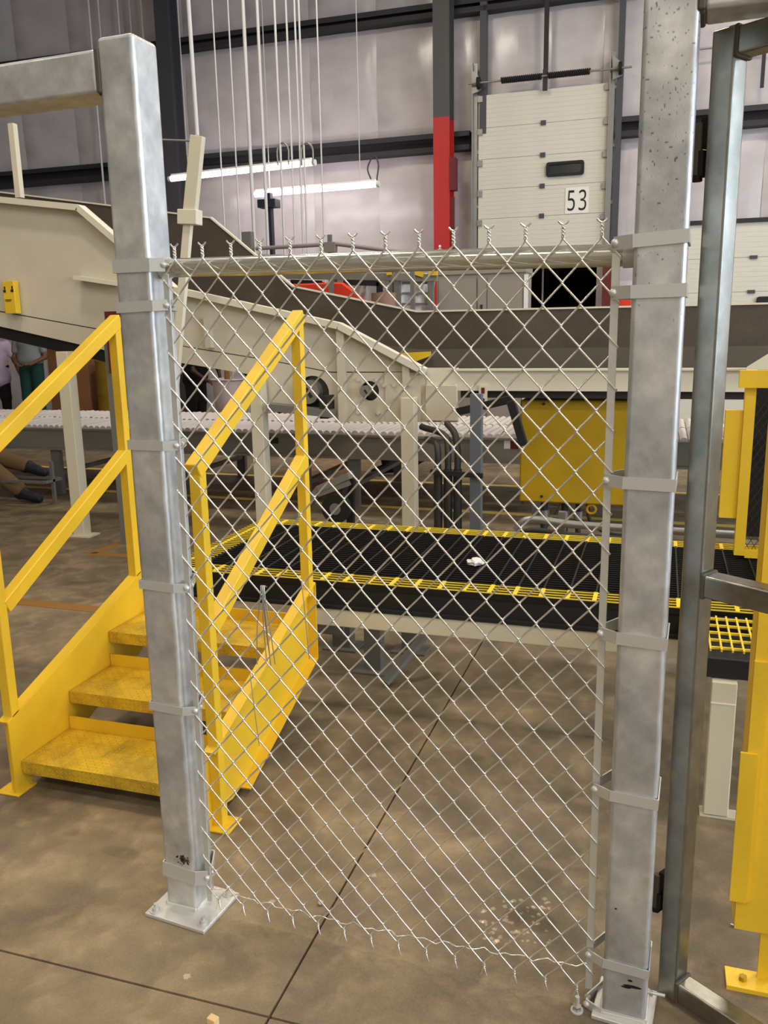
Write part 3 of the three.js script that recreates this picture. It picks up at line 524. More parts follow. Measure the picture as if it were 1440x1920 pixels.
{ // framed machine guard with wire window, standing on the platform
  const z = -4.08, a = PZ(1386, 694, z), b = PZ(1402, 1042, z), x0 = PZ(1376, 1040, z).x, t = thing('machine_guard', 'yellow framed machine guard with a dark expanded-metal window', 'guard', [x0 + .3, PH, z]);
  const y0 = PH + .005, y1 = a.y, w = .62, xi = x0 + .045;
  wpart('stile', span(x0, xi, y0 + .01, y1, z - .05, z), M.yellow, t); wpart('stile', span(x0 + w - .045, x0 + w, y0, y1, z - .05, z), M.yellow, t); wpart('top_rail', span(x0 - .03, x0 + w, y1 - .075, y1, z + .001, z + .03), M.yellow, t); wpart('bottom_rail', span(xi, x0 + w - .045, y0, y0 + .035, z - .05, z), M.yellow, t);
  const p1 = PZ(1366, 770, z), p2 = PZ(1366, 972, z); wpart('side_cover', span(p1.x - .01, x0, p2.y, p1.y, z - .06, z - .01), M.yellow, t);
  wpart('dark_backing', span(xi, x0 + w - .045, y0 + .035, y1 - .075, z - .3, z - .28), M.blackSoft, t);
  const sh = wpart('expanded_metal', new THREE.BufferGeometry(), M.dark, t), gs = [], H = y1 - .075 - y0 - .035, Wd = w - .09;
  for (let k = -24; k < 40; k++) for (const s of [1, -1]) { const xa = k * .03, A = V3(xi + Math.max(0, Math.min(Wd, xa)), 0, z - .03); const f = yy => xi + (s > 0 ? xa + yy * .6 : Wd - xa - yy * .6); let ya = 0, yb = H; const lo = (0 - xa) / .6, hi = (Wd - xa) / .6; ya = Math.max(0, lo); yb = Math.min(H, hi); if (yb - ya > .02) gs.push(bar(V3(f(ya), y0 + .035 + ya, z - .03 + s * .002), V3(f(yb), y0 + .035 + yb, z - .03 + s * .002), .004, .002)); }
  sh.geometry = mergeGeometries(gs); sh.userData.kind = 'stuff';
}

// ================================================================ inclined trough conveyor
const ZN = -5.8, ZF = -7.2;
{
  const t = thing('trough_conveyor', 'long beige trough conveyor sloping down behind the stairs to a dark level trough', 'conveyor', [-2.5, 0, -6.5]);
  const N = (pts, z = ZN) => pts.map(p => PZ(p[0], p[1], z));
  const topN = [[-260, 344], [155, 385], [332, 538], [640, 605], [800, 690], [858, 690]];
  const seamY = [[858, 697], [620, 697], [507, 675], [353, 650], [177, 615], [-260, 536]];
  const botN = [[-260, 553], [203, 658], [440, 697], [468, 702], [500, 762], [628, 772], [630, 790], [858, 792]];
  wpart('upper_side_panel', extr(N(topN).concat(N(seamY)), ZN - .03, ZN), M.beige, t);
  const hole = (px, py, r) => { const c = PZ(px, py, ZN), p = new THREE.Path(); p.absarc(c.x, c.y, r, 0, Math.PI * 2, true); return p; };
  const seamLow = seamY.map(([x, y]) => [x, y + 2]);
  wpart('lower_side_panel', extr(N(botN).concat(N(seamLow)), ZN - .03, ZN, 0, [hole(587, 737, .125), hole(693, 733, .07)]), M.beige, t);
  wpart('inner_plate', extr(N([[-260, 470], [170, 560], [340, 620], [640, 660], [850, 700], [850, 780], [640, 780], [500, 740], [440, 690], [-260, 545]], ZN - .1), ZN - .14, ZN - .12), M.blackSoft, t);
  for (const [px, py, r, R] of [[587, 735, .085, .12], [693, 733, .038, .066]]) { const c = PZ(px, py, ZN); const sh = wpart('bearing_hub', cyl(R, .1, 28).rotateX(Math.PI / 2).translate(c.x + .03, c.y, ZN - .06), M.dark, t); wpart('shaft_end', cyl(r, .16, 28).rotateX(Math.PI / 2).translate(c.x - .01, c.y + .005, ZN + .0), M.chrome, sh); wpart('keyway', boxG(r * .3, r * .9, .01).clone().rotateZ(.6).translate(c.x, c.y, ZN + .083), M.dark, sh); }
  // folded top edge, standing out from the panel
  const fold = (pts, z0, d, h, mat, name) => { const p = pts.map(q => PZ(q[0], q[1], z0)); for (let k = 0; k + 1 < p.length; k++) wpart(name, bar(p[k].clone().add(V3(0, -h / 2, d / 2)), p[k + 1].clone().add(V3(0, -h / 2, d / 2)), d, h), mat, t); };
  fold(topN.slice(0, 5), ZN, .075, .045, M.beigeEdge, 'top_flange');
  const bl = N([[-260, 556], [203, 661]]); wpart('return_belt', bar(bl[0].clone().add(V3(0, -.04, -.08)), bl[1].clone().add(V3(0, -.04, -.08)), .1, .09), M.black, t);
  for (const [px, y0, y1, w] of [[641, 612, 790, .055], [393, 596, 652, .05], [764, 672, 722, .05]]) { const a = PZ(px, y0, ZN), b = PZ(px, y1, ZN); wpart('stiffener', span(a.x - w / 2, a.x + w / 2, b.y, a.y, ZN, ZN + .05), M.beige, t); }
  for (const [px, py] of [[673, 712], [708, 712], [673, 773], [710, 774], [722, 722], [740, 722], [830, 722], [852, 722]]) { const c = PZ(px, py, ZN); wpart('hex_bolt', cyl(.014, .02, 6).rotateX(Math.PI / 2).translate(c.x, c.y, ZN + .014), M.conduitWhite, t); }
  { const a = PZ(722, 690, ZN), b = PZ(722, 790, ZN); wpart('cover_plate', span(a.x, PZ(790, 740, ZN).x, b.y, a.y - .03, ZN, ZN + .012), M.beige, t); }
  { const a = PZ(797, 722, ZN + .03), b = PZ(857, 790, ZN + .03); wpart('junction_housing', rbox(b.x - a.x, a.y - b.y, .03, .006, 1).translate((a.x + b.x) / 2, (a.y + b.y) / 2, ZN + .016), M.beige, t); }
  { const a = N([[505, 762], [625, 775]], ZN + .1); wpart('drip_guard', bar(a[0], a[1], .12, .05), M.legGrey, t); const b = PZ(612, 745, ZN); wpart('guard_plate', span(b.x, b.x + .06, b.y - .14, b.y + .02, ZN, ZN + .14), M.dark, t); }
  // level rail and dark trough to the right
  const y1 = 1.352, y0 = 1.205; wpart('level_rail', span(PZ(800, 700, ZN).x, 3.2, y0, y1, ZN - .06, ZN + .005), M.beigeEdge, t); wpart('rail_lip', span(PZ(850, 700, ZN).x, 3.2, y1 - .012, y1, ZN + .005, ZN + .03), M.beigeEdge, t);
  wpart('under_rail', span(PZ(862, 740, ZN).x, 3.2, y0 - .05, y0, ZN - .1, ZN - .03), M.dark, t);
  { const a = PZ(899, 722, ZN), b = PZ(914, 765, ZN); const s = wpart('slotted_bracket', span(a.x, b.x, b.y, a.y, ZN + .006, ZN + .02), M.beigeEdge, t); for (const py of [732, 752]) { const c = PZ(906.5, py, ZN); wpart('slot', span(c.x - .012, c.x + .012, c.y - .02, c.y + .02, ZN + .018, ZN + .0215), M.redDark, s); } }
  const topF = [[-260, 330], [0, 361], [395, 409], [549, 538], [782, 585], [1750, 563]];
  const yb = [PZ(1750, 655, ZF), PZ(782, 655, ZF), PZ(520, 620, ZF), PZ(300, 560, ZF), PZ(-260, 470, ZF)]; yb[0].y = yb[1].y;
  const far = N(topF, ZF); far[5].y = far[4].y - .004;
  wpart('far_side_panel', extr(far.concat(yb), ZF - .02, ZF), M.trough, t, 'dark scuffed far wall of the trough');
  wpart('far_skirt', extr([yb[0], yb[1], yb[2], yb[3], yb[4], V3(yb[4].x, yb[4].y - .5, 0), V3(yb[3].x, yb[3].y - .5, 0), V3(yb[2].x, yb[2].y - .4, 0), V3(yb[1].x, yb[1].y - .28, 0), V3(yb[0].x, yb[0].y - .28, 0)].reverse(), ZF + .001, ZF + .06), M.troughLow, t);
  for (let k = 0; k + 1 < far.length; k++) wpart('far_rim', bar(far[k].clone().add(V3(0, .004, -.01)), far[k + 1].clone().add(V3(0, .004, -.01)), .045, .014), M.beigeEdge, t);
  { const a = PZ(750, 662, ZF + .1), b = PZ(806, 662, ZF + .1); wpart('yellow_scraper', extr([[a.x, a.y - .12], [a.x, a.y], [b.x, a.y + .01], [b.x, a.y - .03]], ZF + .06, ZF + .14), M.yellow, t); }
  wpart('belt', mergeGeometries([span(-1.3, 3.2, 1.19, 1.2, ZF + .02, ZN - .1)]), M.belt, t);
  { const p0 = PZ(155, 560, ZN), p1 = PZ(640, 680, ZN); wpart('belt_incline', bar(V3(p0.x - 1.6, p0.y + .32, (ZN + ZF) / 2), V3(p1.x, p1.y, (ZN + ZF) / 2), 1.1, .02), M.belt, t); }
  wpart('transfer_plate', extr(N([[1398, 693], [1402, 688], [1446, 661], [1640, 640], [1640, 693]], ZN + .12), ZN + .08, ZN + .11), M.beigeEdge, t);
  // legs
  const leg = (x0, x1, top, z, foot) => { const l = wpart('leg', rbox(x1 - x0, top, .1, .006, 1).translate((x0 + x1) / 2, top / 2, z - .05), M.beigeLeg, t); if (foot) wpart('foot_plate', span(x0 - .03, x1 + .07, 0, .012, z - .12, z + .03), M.beigeLeg, l); };
  const zl = ZN + .12;
  leg(PZ(751, 800, zl).x, PZ(776.5, 800, zl).x, PZ(765, 746, zl).y, zl, true); leg(PZ(471, 800, zl).x, PZ(493, 800, zl).x, PZ(485, 704, zl).y, zl, true);
  const f1 = FL(157, 1003); leg(f1.x - .055, f1.x + .05, 1.5, f1.z + .06, true);
  // grey push-button post with red cover
  { const p = PZ(214, 760, ZN + .2); const g = wpart('button_post', span(p.x - .03, p.x + .04, 0, 1.62, ZN + .17, ZN + .22), M.legGrey, t); const a = PZ(207, 584, ZN + .24), b = PZ(216, 700, ZN + .24); wpart('red_cover', span(a.x - .04, a.x + .09, b.y, a.y, ZN + .22, ZN + .26), M.redDark, g); }
  // panel details: yellow tag, little ledge, posts
  { const a = PZ(3, 527, ZN + .07), b = PZ(31, 588, ZN + .07); const y = wpart('control_tag', rbox(b.x - a.x, a.y - b.y, .06, .006, 1).translate((a.x + b.x) / 2, (a.y + b.y) / 2, ZN + .04), M.yellow, t, 'yellow tag with two dark pictograms'); for (const [px, py, w, h] of [[8, 540, .012, .022], [8, 546, .024, .02], [22, 539, .012, .022], [22, 545, .026, .02], [15, 562, .06, .005], [15, 564.5, .05, .004]]) { const c = PZ(px, py, ZN + .075); wpart('printed_mark', boxG(w, h, .002).clone().translate(c.x, c.y, ZN + .072), M.blackSoft, y); } }
  { const a = N([[152, 521], [232, 533]], ZN); wpart('ledge', bar(a[0].clone().add(V3(0, 0, .05)), a[1].clone().add(V3(0, 0, .05)), .1, .03), M.beigeEdge, t); }
  { const a = PZ(23, 232, ZN - .2), b = PZ(23, 372, ZN - .2); wpart('stub_post', bar(V3(a.x, a.y, ZN - .2), V3(a.x, b.y, ZN - .2), .05, .05), M.beigeLeg, t); }
}
{ // tilted beige lever post before the conveyor
  const z = ZN + .25, P = (x, y) => PZ(x, y, z), t = thing('sensor_post', 'tilted beige tube post with a clamp block before the conveyor panel', 'post', [P(333, 720).x, 0, z]);
  wpart('upper_tube', bar(P(371, 255), P(357, 398), .095, .05, .004), M.beigeLeg, t); wpart('clamp_block', bar(P(338, 407), P(374, 408), .09, .1, .006), M.beigeEdge, t); wpart('lower_tube', bar(P(353, 420), P(327, 722), .062, .04, .004), M.beigeEdge, t);
  wpart('foot_stub', bar(P(327, 722), V3(P(327, 722).x - .06, 0, z), .062, .04, .004), M.beigeEdge, t);
  wpart('pull_wire', pipe(P(357, 264), P(300, 262), .007, 6), M.conduit, t); wpart('feed_conduit', pipe(P(370, 254), PZ(349, -60, z), .014, 8), M.conduitWhite, t);
}
{ // conduits and hoses beside the conveyor leg
  const z = -5.35; let i = 0;
  for (const [px, x0, y0] of [[821, 800, 824], [840, 790, 800], [858, 838, 794]]) {
    const a = PZ(px, 880, z), s = PZ(x0, y0, z - .25), t = thing('flexible_conduit', ['short', 'middle', 'outer'][i++] + ' bent conduit dropping beside the white conveyor leg', 'conduit', [a.x, 0, z], 0);
    wpart('riser', pipe(V3(a.x, 0, z), V3(a.x, a.y, z), .028, 10), M.conduitDark, t); wpart('bend', sweep(curve([V3(a.x, a.y, z), V3(a.x - .005, a.y + .12, z - .02), V3(a.x - .04, (a.y + s.y) / 2 + .08, z - .1), s], 18), .022, 8), M.conduitDark, t);
  }
  const a = PZ(811, 882, z), b = PZ(908, 890, z); single('conduit_clamp', bar(a.clone().add(V3(0, 0, .05)), b.clone().add(V3(0, 0, .05)), .03, .03), M.blackSoft, 'dark strut clamping three conduits to a blue-grey post', 'strut');
  const p = PZ(893, 850, z); single('strut_post', mergeGeometries([span(p.x - .035, p.x + .035, 0, 1.22, z - .04, z + .03), span(p.x - .06, p.x + .06, 0, .012, z - .08, z + .07)]), std(0x6b7078, .5, .3), 'blue-grey steel post left of the yellow control cabinet', 'post');
  const d0 = PZ(958, 752, -5.5), d1 = PZ(982, 835, -5.5); single('diagonal_brace', bar(d0, d1, .06, .05), M.blackSoft, 'black diagonal brace touching the yellow control cabinet', 'brace');
  const e0 = PZ(858, 772, -5.6), e1 = PZ(962, 748, -5.6); single('support_arm', bar(e0, e1, .06, .05), M.blackSoft, 'black sloping arm under the level conveyor rail', 'arm');
}
{ // yellow control cabinet
  const z = -5.93, a = PZ(976, 750, z), b = PZ(1186, 950, z), t = thing('control_cabinet', 'yellow steel control cabinet hung under the level conveyor rail', 'cabinet', [(a.x + b.x) / 2, b.y, z]);
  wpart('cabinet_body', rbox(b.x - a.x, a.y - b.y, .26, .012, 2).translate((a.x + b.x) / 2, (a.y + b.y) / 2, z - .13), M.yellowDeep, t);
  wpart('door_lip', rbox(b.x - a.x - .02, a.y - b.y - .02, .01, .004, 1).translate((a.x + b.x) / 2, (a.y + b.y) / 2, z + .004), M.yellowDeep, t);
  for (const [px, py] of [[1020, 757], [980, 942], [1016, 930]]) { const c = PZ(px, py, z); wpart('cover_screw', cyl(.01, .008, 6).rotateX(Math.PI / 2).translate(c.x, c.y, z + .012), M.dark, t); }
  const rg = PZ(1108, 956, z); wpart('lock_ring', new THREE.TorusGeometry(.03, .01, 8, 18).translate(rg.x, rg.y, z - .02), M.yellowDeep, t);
  for (const [px, r] of [[1017, .026], [1056, .024], [1082, .02]]) { const c = PZ(px, 952, z); wpart('cable_conduit', sweep(curve([V3(c.x, b.y + .01, z - .1), V3(c.x, b.y - .12, z - .1), V3(c.x + .005, .12, z - .08), V3(c.x, 0, z - .06)], 12), r, 10), M.conduitDark, t); wpart('conduit_collar', cyl(r * 1.5, .06, 12).translate(c.x, b.y - .1, z - .1), M.conduit, t); }
  const h0 = PZ(1100, 950, z); wpart('loose_cable', sweep(curve([V3(h0.x, b.y, z - .06), V3(h0.x + .03, b.y - .12, z), V3(h0.x + .16, b.y - .19, z + .03), V3(h0.x + .4, b.y - .2, z)], 20), .013, 8), M.blackSoft, t);
}
{ // pipes lying behind the platform
  let k = 0; for (const [y, z, r] of [[.55, -4.72, .022], [.47, -4.78, .02], [.4, -4.7, .022]]) single('pipe_run', sweep(curve([PZ(968, 985, z).setY(y - .05), PZ(985, 975, z).setY(y + .01), V3(-.4, y, z), V3(.6, y - .01, z), V3(1.6, y, z)], 24), r, 10), k % 2 ? M.conduitDark : M.conduit, ['highest', 'middle', 'lowest'][k++] + ' of three grey pipes lying behind the grated platform', 'pipe');
  for (const x of [-.5, .7]) single('pipe_stand', mergeGeometries([span(x - .02, x + .02, 0, .6, -4.84, -4.8), span(x - .02, x + .02, .345, .362, -4.8, -4.66)]), M.legGrey, x < 0 ? 'grey pipe stand under the yellow control cabinet' : 'grey pipe stand behind the machine guard', 'stand');
}

// ================================================================ roller conveyor beyond
const RH = .72, RN = -7.3, RF = -8.75;
{
  const t = thing('roller_conveyor', 'two-lane conveyor of closely set white rollers in a grey frame', 'conveyor', [-3, 0, -8]);
  const x0 = -8.2, x1 = 1.9, mid = (RN + RF) / 2, fr = (z, d) => span(x0, x1, .47, RH - .03, z, z + d);
  wpart('near_frame', fr(RN, .03), M.frameGrey, t); wpart('far_frame', fr(RF - .03, .03), M.frameGrey, t); wpart('centre_frame', span(x0, x1, .55, RH - .04, mid - .015, mid + .015), M.frameGrey, t);
  wpart('frame_lip', mergeGeometries([span(x0, x1, RH - .05, RH - .03, RN + .03, RN + .05), span(x0, x1, .47, .49, RN + .03, RN + .06)]), M.frameGrey, t);
  const rg = cyl(.033, (RN - RF) / 2 - .03, 10).rotateX(Math.PI / 2);
  for (let x = x0 + .05, k = 0; k < 146; x += .069, k++) for (const z of [(RN + mid) / 2 + .03, (RF + mid) / 2]) part('roller', rg, M.roller, t, [x + 3, RH - .03 + (k % 7 === 3 ? .004 : 0), z + 8]);
  for (const px of [572, 664, 110, 1010, 330]) { const p = PZ(px, 900, RN); wpart('leg', mergeGeometries([span(p.x - .05, p.x + .05, 0, .47, RN - .04, RN + .02), span(p.x - .05, p.x + .05, 0, .47, RF, RF + .06), span(p.x - .03, p.x + .03, .2, .24, RF + .06, RN - .04)]), M.legGrey, t); }
  { const a = PZ(945, 824, RN + .035), b = PZ(972, 842, RN + .035), m = PZ(957, 830, RN + .035); wpart('warning_label', span(a.x, b.x, b.y, a.y, RN + .03, RN + .034), M.white, t); wpart('label_band', span(m.x, b.x, b.y, a.y, RN + .034, RN + .036), M.redDark, t); }
  { const a = PZ(501, 820, RN + .035), b = PZ(522, 832, RN + .035); wpart('control_label', span(a.x, b.x, b.y, a.y, RN + .03, RN + .034), M.dark, t); }
}
// ---------------------------------------------------------------- painted floor lines
function stripe(label, a, b, w, mat, dashes) { const d = b.clone().sub(a); const g = bar(a.clone().setY(.001), b.clone().setY(.001), w, .002); single('floor_line', g, mat, label, 'floor line'); }
stripe('thin yellow floor line under the roller conveyor, nearer the wall', V3(-11, 0, -8.85), V3(4, 0, -8.6), .09, M.lineYellow);
stripe('thin yellow floor line under the roller conveyor, nearer the stairs', V3(-8, 0, -7.62), V3(4, 0, -7.2), .09, M.lineYellow);
stripe('faded orange floor line left of the stairs', V3(-6.5, 0, -4.2), V3(-2.4, 0, -4.15), .1, M.lineOrange);
stripe('faded orange floor line under the grated platform', V3(-2.3, 0, -4.6), V3(1.6, 0, -4.55), .1, M.lineOrange);
{ const a = FL(170, 1038), b = FL(245, 1012), c = FL(255, 1043); const t = thing('floor_marking', 'faded orange painted corner mark beside the conveyor leg', 'floor marking', [a.x, 0, a.z]); for (const [p, q] of [[a, b], [a, c]]) { const d = p.clone().lerp(q, 1.4); wpart('painted_stroke', bar(p.clone().setY(.001), d.setY(.001), .09, .002), M.lineOrange, t); } }
// ---------------------------------------------------------------- hanging conduits
{
  const z = -12.2, xs = [[404, 440, .012], [433, 452, .012], [461, 470, .028], [487, 470, .024], [519, 470, .018], [540, 440, .012], [556, 460, .015], [564, 470, .015], [597, 450, .012]];
  for (const [px, py, r] of xs) { const a = PZ(px, 120, z), t = single('wall_conduit', pipe(V3(a.x, 0, z), V3(a.x, CEIL, z), r, 8), M.conduitWhite, 'slim pale conduit dropping from the roof behind the tube lights', 'conduit', [0, 0, 0], 'pale conduits behind the tube lights'); }
  for (const [px, r] of [[170, .02], [188, .016], [224, .02], [246, .012], [268, .018], [293, .02], [301, .015], [309, .015], [316, .012]]) { const a = PZ(px, 60, WALL_Z + .3); single('corner_conduit', pipe(V3(a.x, 0, WALL_Z + .3), V3(a.x, CEIL, WALL_Z + .3), r, 8), px > 290 ? M.steelGrey : M.conduitWhite, 'slim vertical conduit on the back wall left of the dark column', 'conduit', [0, 0, 0], 'conduits left of the dark column'); }
  for (const [px, py] of [[529.5, 268], [575, 268]]) { const p = PZ(px, py, z), t = single('conduit_hook', sweep(curve([V3(p.x - .085, p.y - .3, z), V3(p.x - .08, p.y - .06, z), V3(p.x, p.y, z), V3(p.x + .08, p.y - .06, z), V3(p.x + .085, p.y - .3, z)], 16), .014, 8), M.conduit, 'small bent conduit hook above the upper tube light', 'hook', [0, 0, 0], 'conduit hooks'); }
  const p = PZ(505, 400, -12.8); single('dark_pole', mergeGeometries([span(p.x - .05, p.x + .05, 0, p.y + .3, -12.85, -12.75), span(p.x - .15, p.x + .15, p.y + .08, p.y + .2, -12.9, -12.7)]), std(0x2b2f3a, .5, .3), 'dark blue-grey pole with a cross box under the lower tube light', 'pole');
}
{ // pipe guardrail beyond the trough
  const z = -10.5, P = (x, y) => PZ(x, y, z), t = thing('pipe_railing', 'grey pipe railing with a clamped post behind the top rail', 'railing', [P(617, 470).x, 0, z]);
  wpart('rail_pipe', pipe(P(480, 466), P(617, 458), .025, 8), std(0x8d7f7c, .5), t); wpart('rail_pipe', pipe(P(620, 456), P(775, 476), .025, 8), std(0x8d7f7c, .5), t); wpart('rail_pipe', pipe(P(480, 480), P(617, 478), .016, 8), std(0x8d7f7c, .5), t);
  wpart('post', bar(V3(P(619, 470).x, 0, z), V3(P(619, 470).x, P(619, 440).y, z), .05, .05), M.legGrey, t); wpart('clamp', bar(P(610, 464), P(630, 464), .1, .12), M.frameGrey, t);
  wpart('end_post', bar(V3(P(466, 470).x, 0, z), V3(P(466, 470).x, P(466, 435).y, z), .13, .1), M.legGrey, t); wpart('far_post', bar(V3(P(773, 470).x, 0, z), V3(P(773, 470).x, P(773, 475).y, z), .05, .05), M.legGrey, t);
}
{ // wheeled rack with white film and an orange sheet
  const z = -11, P = (x, y) => PZ(x, y, z), G = y => V3(0, 0, 0);
  const t = thing('tubular_rack', 'grey tube rack with black hoops wrapped in white film', 'rack', [P(650, 560).x, 0, z]);
  const upright = (px, yt, w, mat = M.legGrey) => { const a = P(px, yt); wpart('upright', span(a.x - w / 2, a.x + w / 2, 0, a.y, z - w / 2, z + w / 2), mat, t); };
  upright(625, 470, .06); upright(745, 508, .07); upright(733, 508, .05); upright(808, 512, .07);
  wpart('cross_beam', bar(P(520, 516), P(820, 521), .09, .09), M.frameGrey, t);
  for (const [a, b] of [[553, 609], [651, 717]]) { wpart('hoop', mergeGeometries([bar(P(a, 530).add(V3(0, 0, .12)), P(b, 532).add(V3(0, 0, .12)), .06, .07), bar(P(b, 530).add(V3(0, 0, .12)), V3(P(b, 600).x, 0, z + .12), .07, .06), bar(P(a, 530).add(V3(0, 0, .12)), V3(P(a, 600).x, 0, z + .12), .07, .06)]), M.black, t); }
  const film = new THREE.PlaneGeometry(1, 1, 30, 14), fp = film.attributes.position, fa = P(612, 518), fb = P(812, 640);
  for (let i = 0; i < fp.count; i++) { const u = fp.getX(i) + .5, v = .5 - fp.getY(i); fp.setXYZ(i, fa.x + (fb.x - fa.x) * u, fa.y + (fb.y - fa.y) * v, z - .12 + .05 * Math.sin(u * 37 + v * 5) + .03 * Math.sin(u * 80 - v * 9)); }
  film.computeVertexNormals(); wpart('plastic_film', film, M.film, t);
  for (let k = 0; k < 3; k++) wpart('shelf_rail', bar(P(752, 530 + k * 20).add(V3(0, 0, -.05)), P(806, 530 + k * 20).add(V3(0, 0, -.05)), .03, .03), M.conduit, t);
  wpart('yellow_strap', mergeGeometries([bar(P(728, 513).add(V3(0, 0, .06)), P(736, 512).add(V3(0, 0, .06)), .05, .05), bar(P(774, 509).add(V3(0, 0, .06)), P(796, 516).add(V3(0, 0, .06)), .05, .06), bar(P(806, 510).add(V3(0, 0, .06)), P(822, 510).add(V3(0, 0, .06)), .05, .09)]), M.yellow, t);
  const o = [[545, 640], [545, 541], [556, 537], [590, 536], [612, 535], [640, 534], [655, 534], [672, 546], [700, 570], [726, 582], [730, 640]].map(p => P(...p)); for (const q of o) if (q.y < 1.55) q.y = 0;
  const sg = extr(o, z + .2, z + .3, .02); single('orange_sheet', sg, M.orange, 'bright orange folded sheet leaning in the tube rack', 'sheet');
  const r = P(742, 566); single('cardboard_roll', mergeGeometries([cyl(.16, 1.55, 20).translate(0, .775, 0), cyl(.06, .01, 14).translate(0, 1.555, 0)]).scale(1, r.y / 1.55 * 1.05, 1), M.clay, 'brown paper roll standing beside the tube rack', 'roll', [r.x, 0, z + .5]);
}
{ // grey panelled cabinet
  const z = -11.4, a = PZ(819, 506, z), b = PZ(985, 580, z), h = a.y, t = thing('metal_cabinet', 'light grey panelled metal cabinet before the open dock doorway', 'cabinet', [(a.x + b.x) / 2, 0, z]);
  wpart('carcass', span(a.x, b.x, 0, h, z - .5, z), M.greyPanel, t); wpart('top_lip', rbox(b.x - a.x + .03, .09, .54, .01, 1).translate((a.x + b.x) / 2, h - .03, z - .24), M.greyPanel, t);
  const m = PZ(895, 540, z).x; wpart('door', span(a.x + .03, m - .01, .1, h - .12, z, z + .015), M.greyPanel, t); wpart('door', span(m + .14, b.x - .04, .1, h - .12, z, z + .015), M.greyPanel, t); wpart('mullion', span(m + .01, m + .12, .1, h - .12, z, z + .022), M.greyPanel, t); wpart('handle', span(m + .05, m + .075, 1.75, 1.9, z + .022, z + .04), M.dark, t);
  wpart('edge_strip', span(b.x - .02, b.x + .03, 0, h - .1, z - .02, z + .02), M.film, t);
}
{ // bits round the dock doorway
  const z = -14.5, a = PZ(1128, 560, z), b = PZ(1182, 580, z); single('dock_light_box', rbox(b.x - a.x, .42, .16, .01, 1).translate((a.x + b.x) / 2, a.y - .2, z - .31), M.orange, 'orange-red box on the wall beside the open dock doorway', 'box');
  const c = PZ(1130, 500, z), d = PZ(1146, 560, z); single('leveler_post', span(c.x, d.x, 0, c.y + .1, z - .1, z - .02), M.redDark, 'dark red post at the edge of the open dock doorway', 'post');
}
{ // things behind the roller conveyor
  const z = -12.9; let a = PZ(86, 645, z), b = PZ(160, 645, z), t = thing('tall_carton', 'tall brown cardboard carton behind the grey-shirted worker', 'carton', [(a.x + b.x) / 2, 0, z]);
  const h = a.y, w = b.x - a.x; wpart('carton_body', rbox(w, h - .02, .6, .01, 1).translate((a.x + b.x) / 2, h / 2, z - .3), M.cardboard, t); wpart('top_flap', bar(V3(a.x, h - .02, z), V3(b.x, h, z + .02), .14, .008), M.cardboard, t); wpart('paper_liner', span(a.x + .1, a.x + .4, h - .02, h + .03, z - .3, z - .02), M.white, t); wpart('tape_strip', span((a.x + b.x) / 2 - .03, (a.x + b.x) / 2 + .03, .02, h - .02, z + .001, z + .003), M.clay, t);
  const c = PZ(206, 720, z), top = PZ(206, 674, z).y, pal = top - .9, d = thing('steel_drum', 'dark yellow steel drum standing on a pallet behind the stair rail', 'drum', [c.x, pal, z - .1]);
  part('drum_shell', new THREE.LatheGeometry([[0, 0], [.28, 0], [.29, .02], [.28, .05], [.28, .29], [.295, .31], [.28, .33], [.28, .58], [.295, .6], [.28, .62], [.28, .86], [.292, .875], [.28, .9], [.26, .89], [0, .885]].map(p => new THREE.Vector2(...p)), 28), M.drum, d); part('bung', cyl(.03, .02, 10), M.dark, d, [.15, .9, .1]);
  const p = thing('wooden_pallet', 'stacked wooden pallet carrying the yellow drum', 'pallet', [c.x, 0, z - .1]); for (let k = 0; k < 5; k++) part('deck_board', boxG(.6, .022, .12), M.wood, p, [0, pal - .011, -.36 + k * .18]); for (let k = 0; k < 3; k++) part('stringer', boxG(.05, pal - .044, .9), M.wood, p, [-.27 + k * .27, pal / 2, 0]); for (let k = 0; k < 3; k++) part('bottom_board', boxG(.6, .022, .12), M.wood, p, [0, .011, -.36 + k * .36]);
  const e = PZ(168, 720, z); single('storage_bin', rbox(.34, 1.2, .4, .02, 1).translate(0, .6, 0), M.blueGrey, 'blue-grey bin between the carton and the drum', 'bin', [e.x, 0, z - .8]);
  const q = PZ(432, 740, z + .9), t2 = PZ(432, 712, z + .9).y; const bk = thing('plastic_bucket', 'pale pink bucket with an orange bottle beside the worker in black', 'bucket', [q.x, 0, z + .9]); const bl = new THREE.LatheGeometry([[0, .01], [.2, .01], [.27, t2], [.29, t2], [.29, t2 + .02], [.25, t2 + .02], [.19, .03], [0, .03]].map(v => new THREE.Vector2(...v)), 24); part('bucket_body', bl, std(0xd9c7cd, .6), bk); part('bottle_neck', cyl(.05, .3, 12, .035), M.lineOrange, bk, [-.04, t2 + .02, 0]);
}
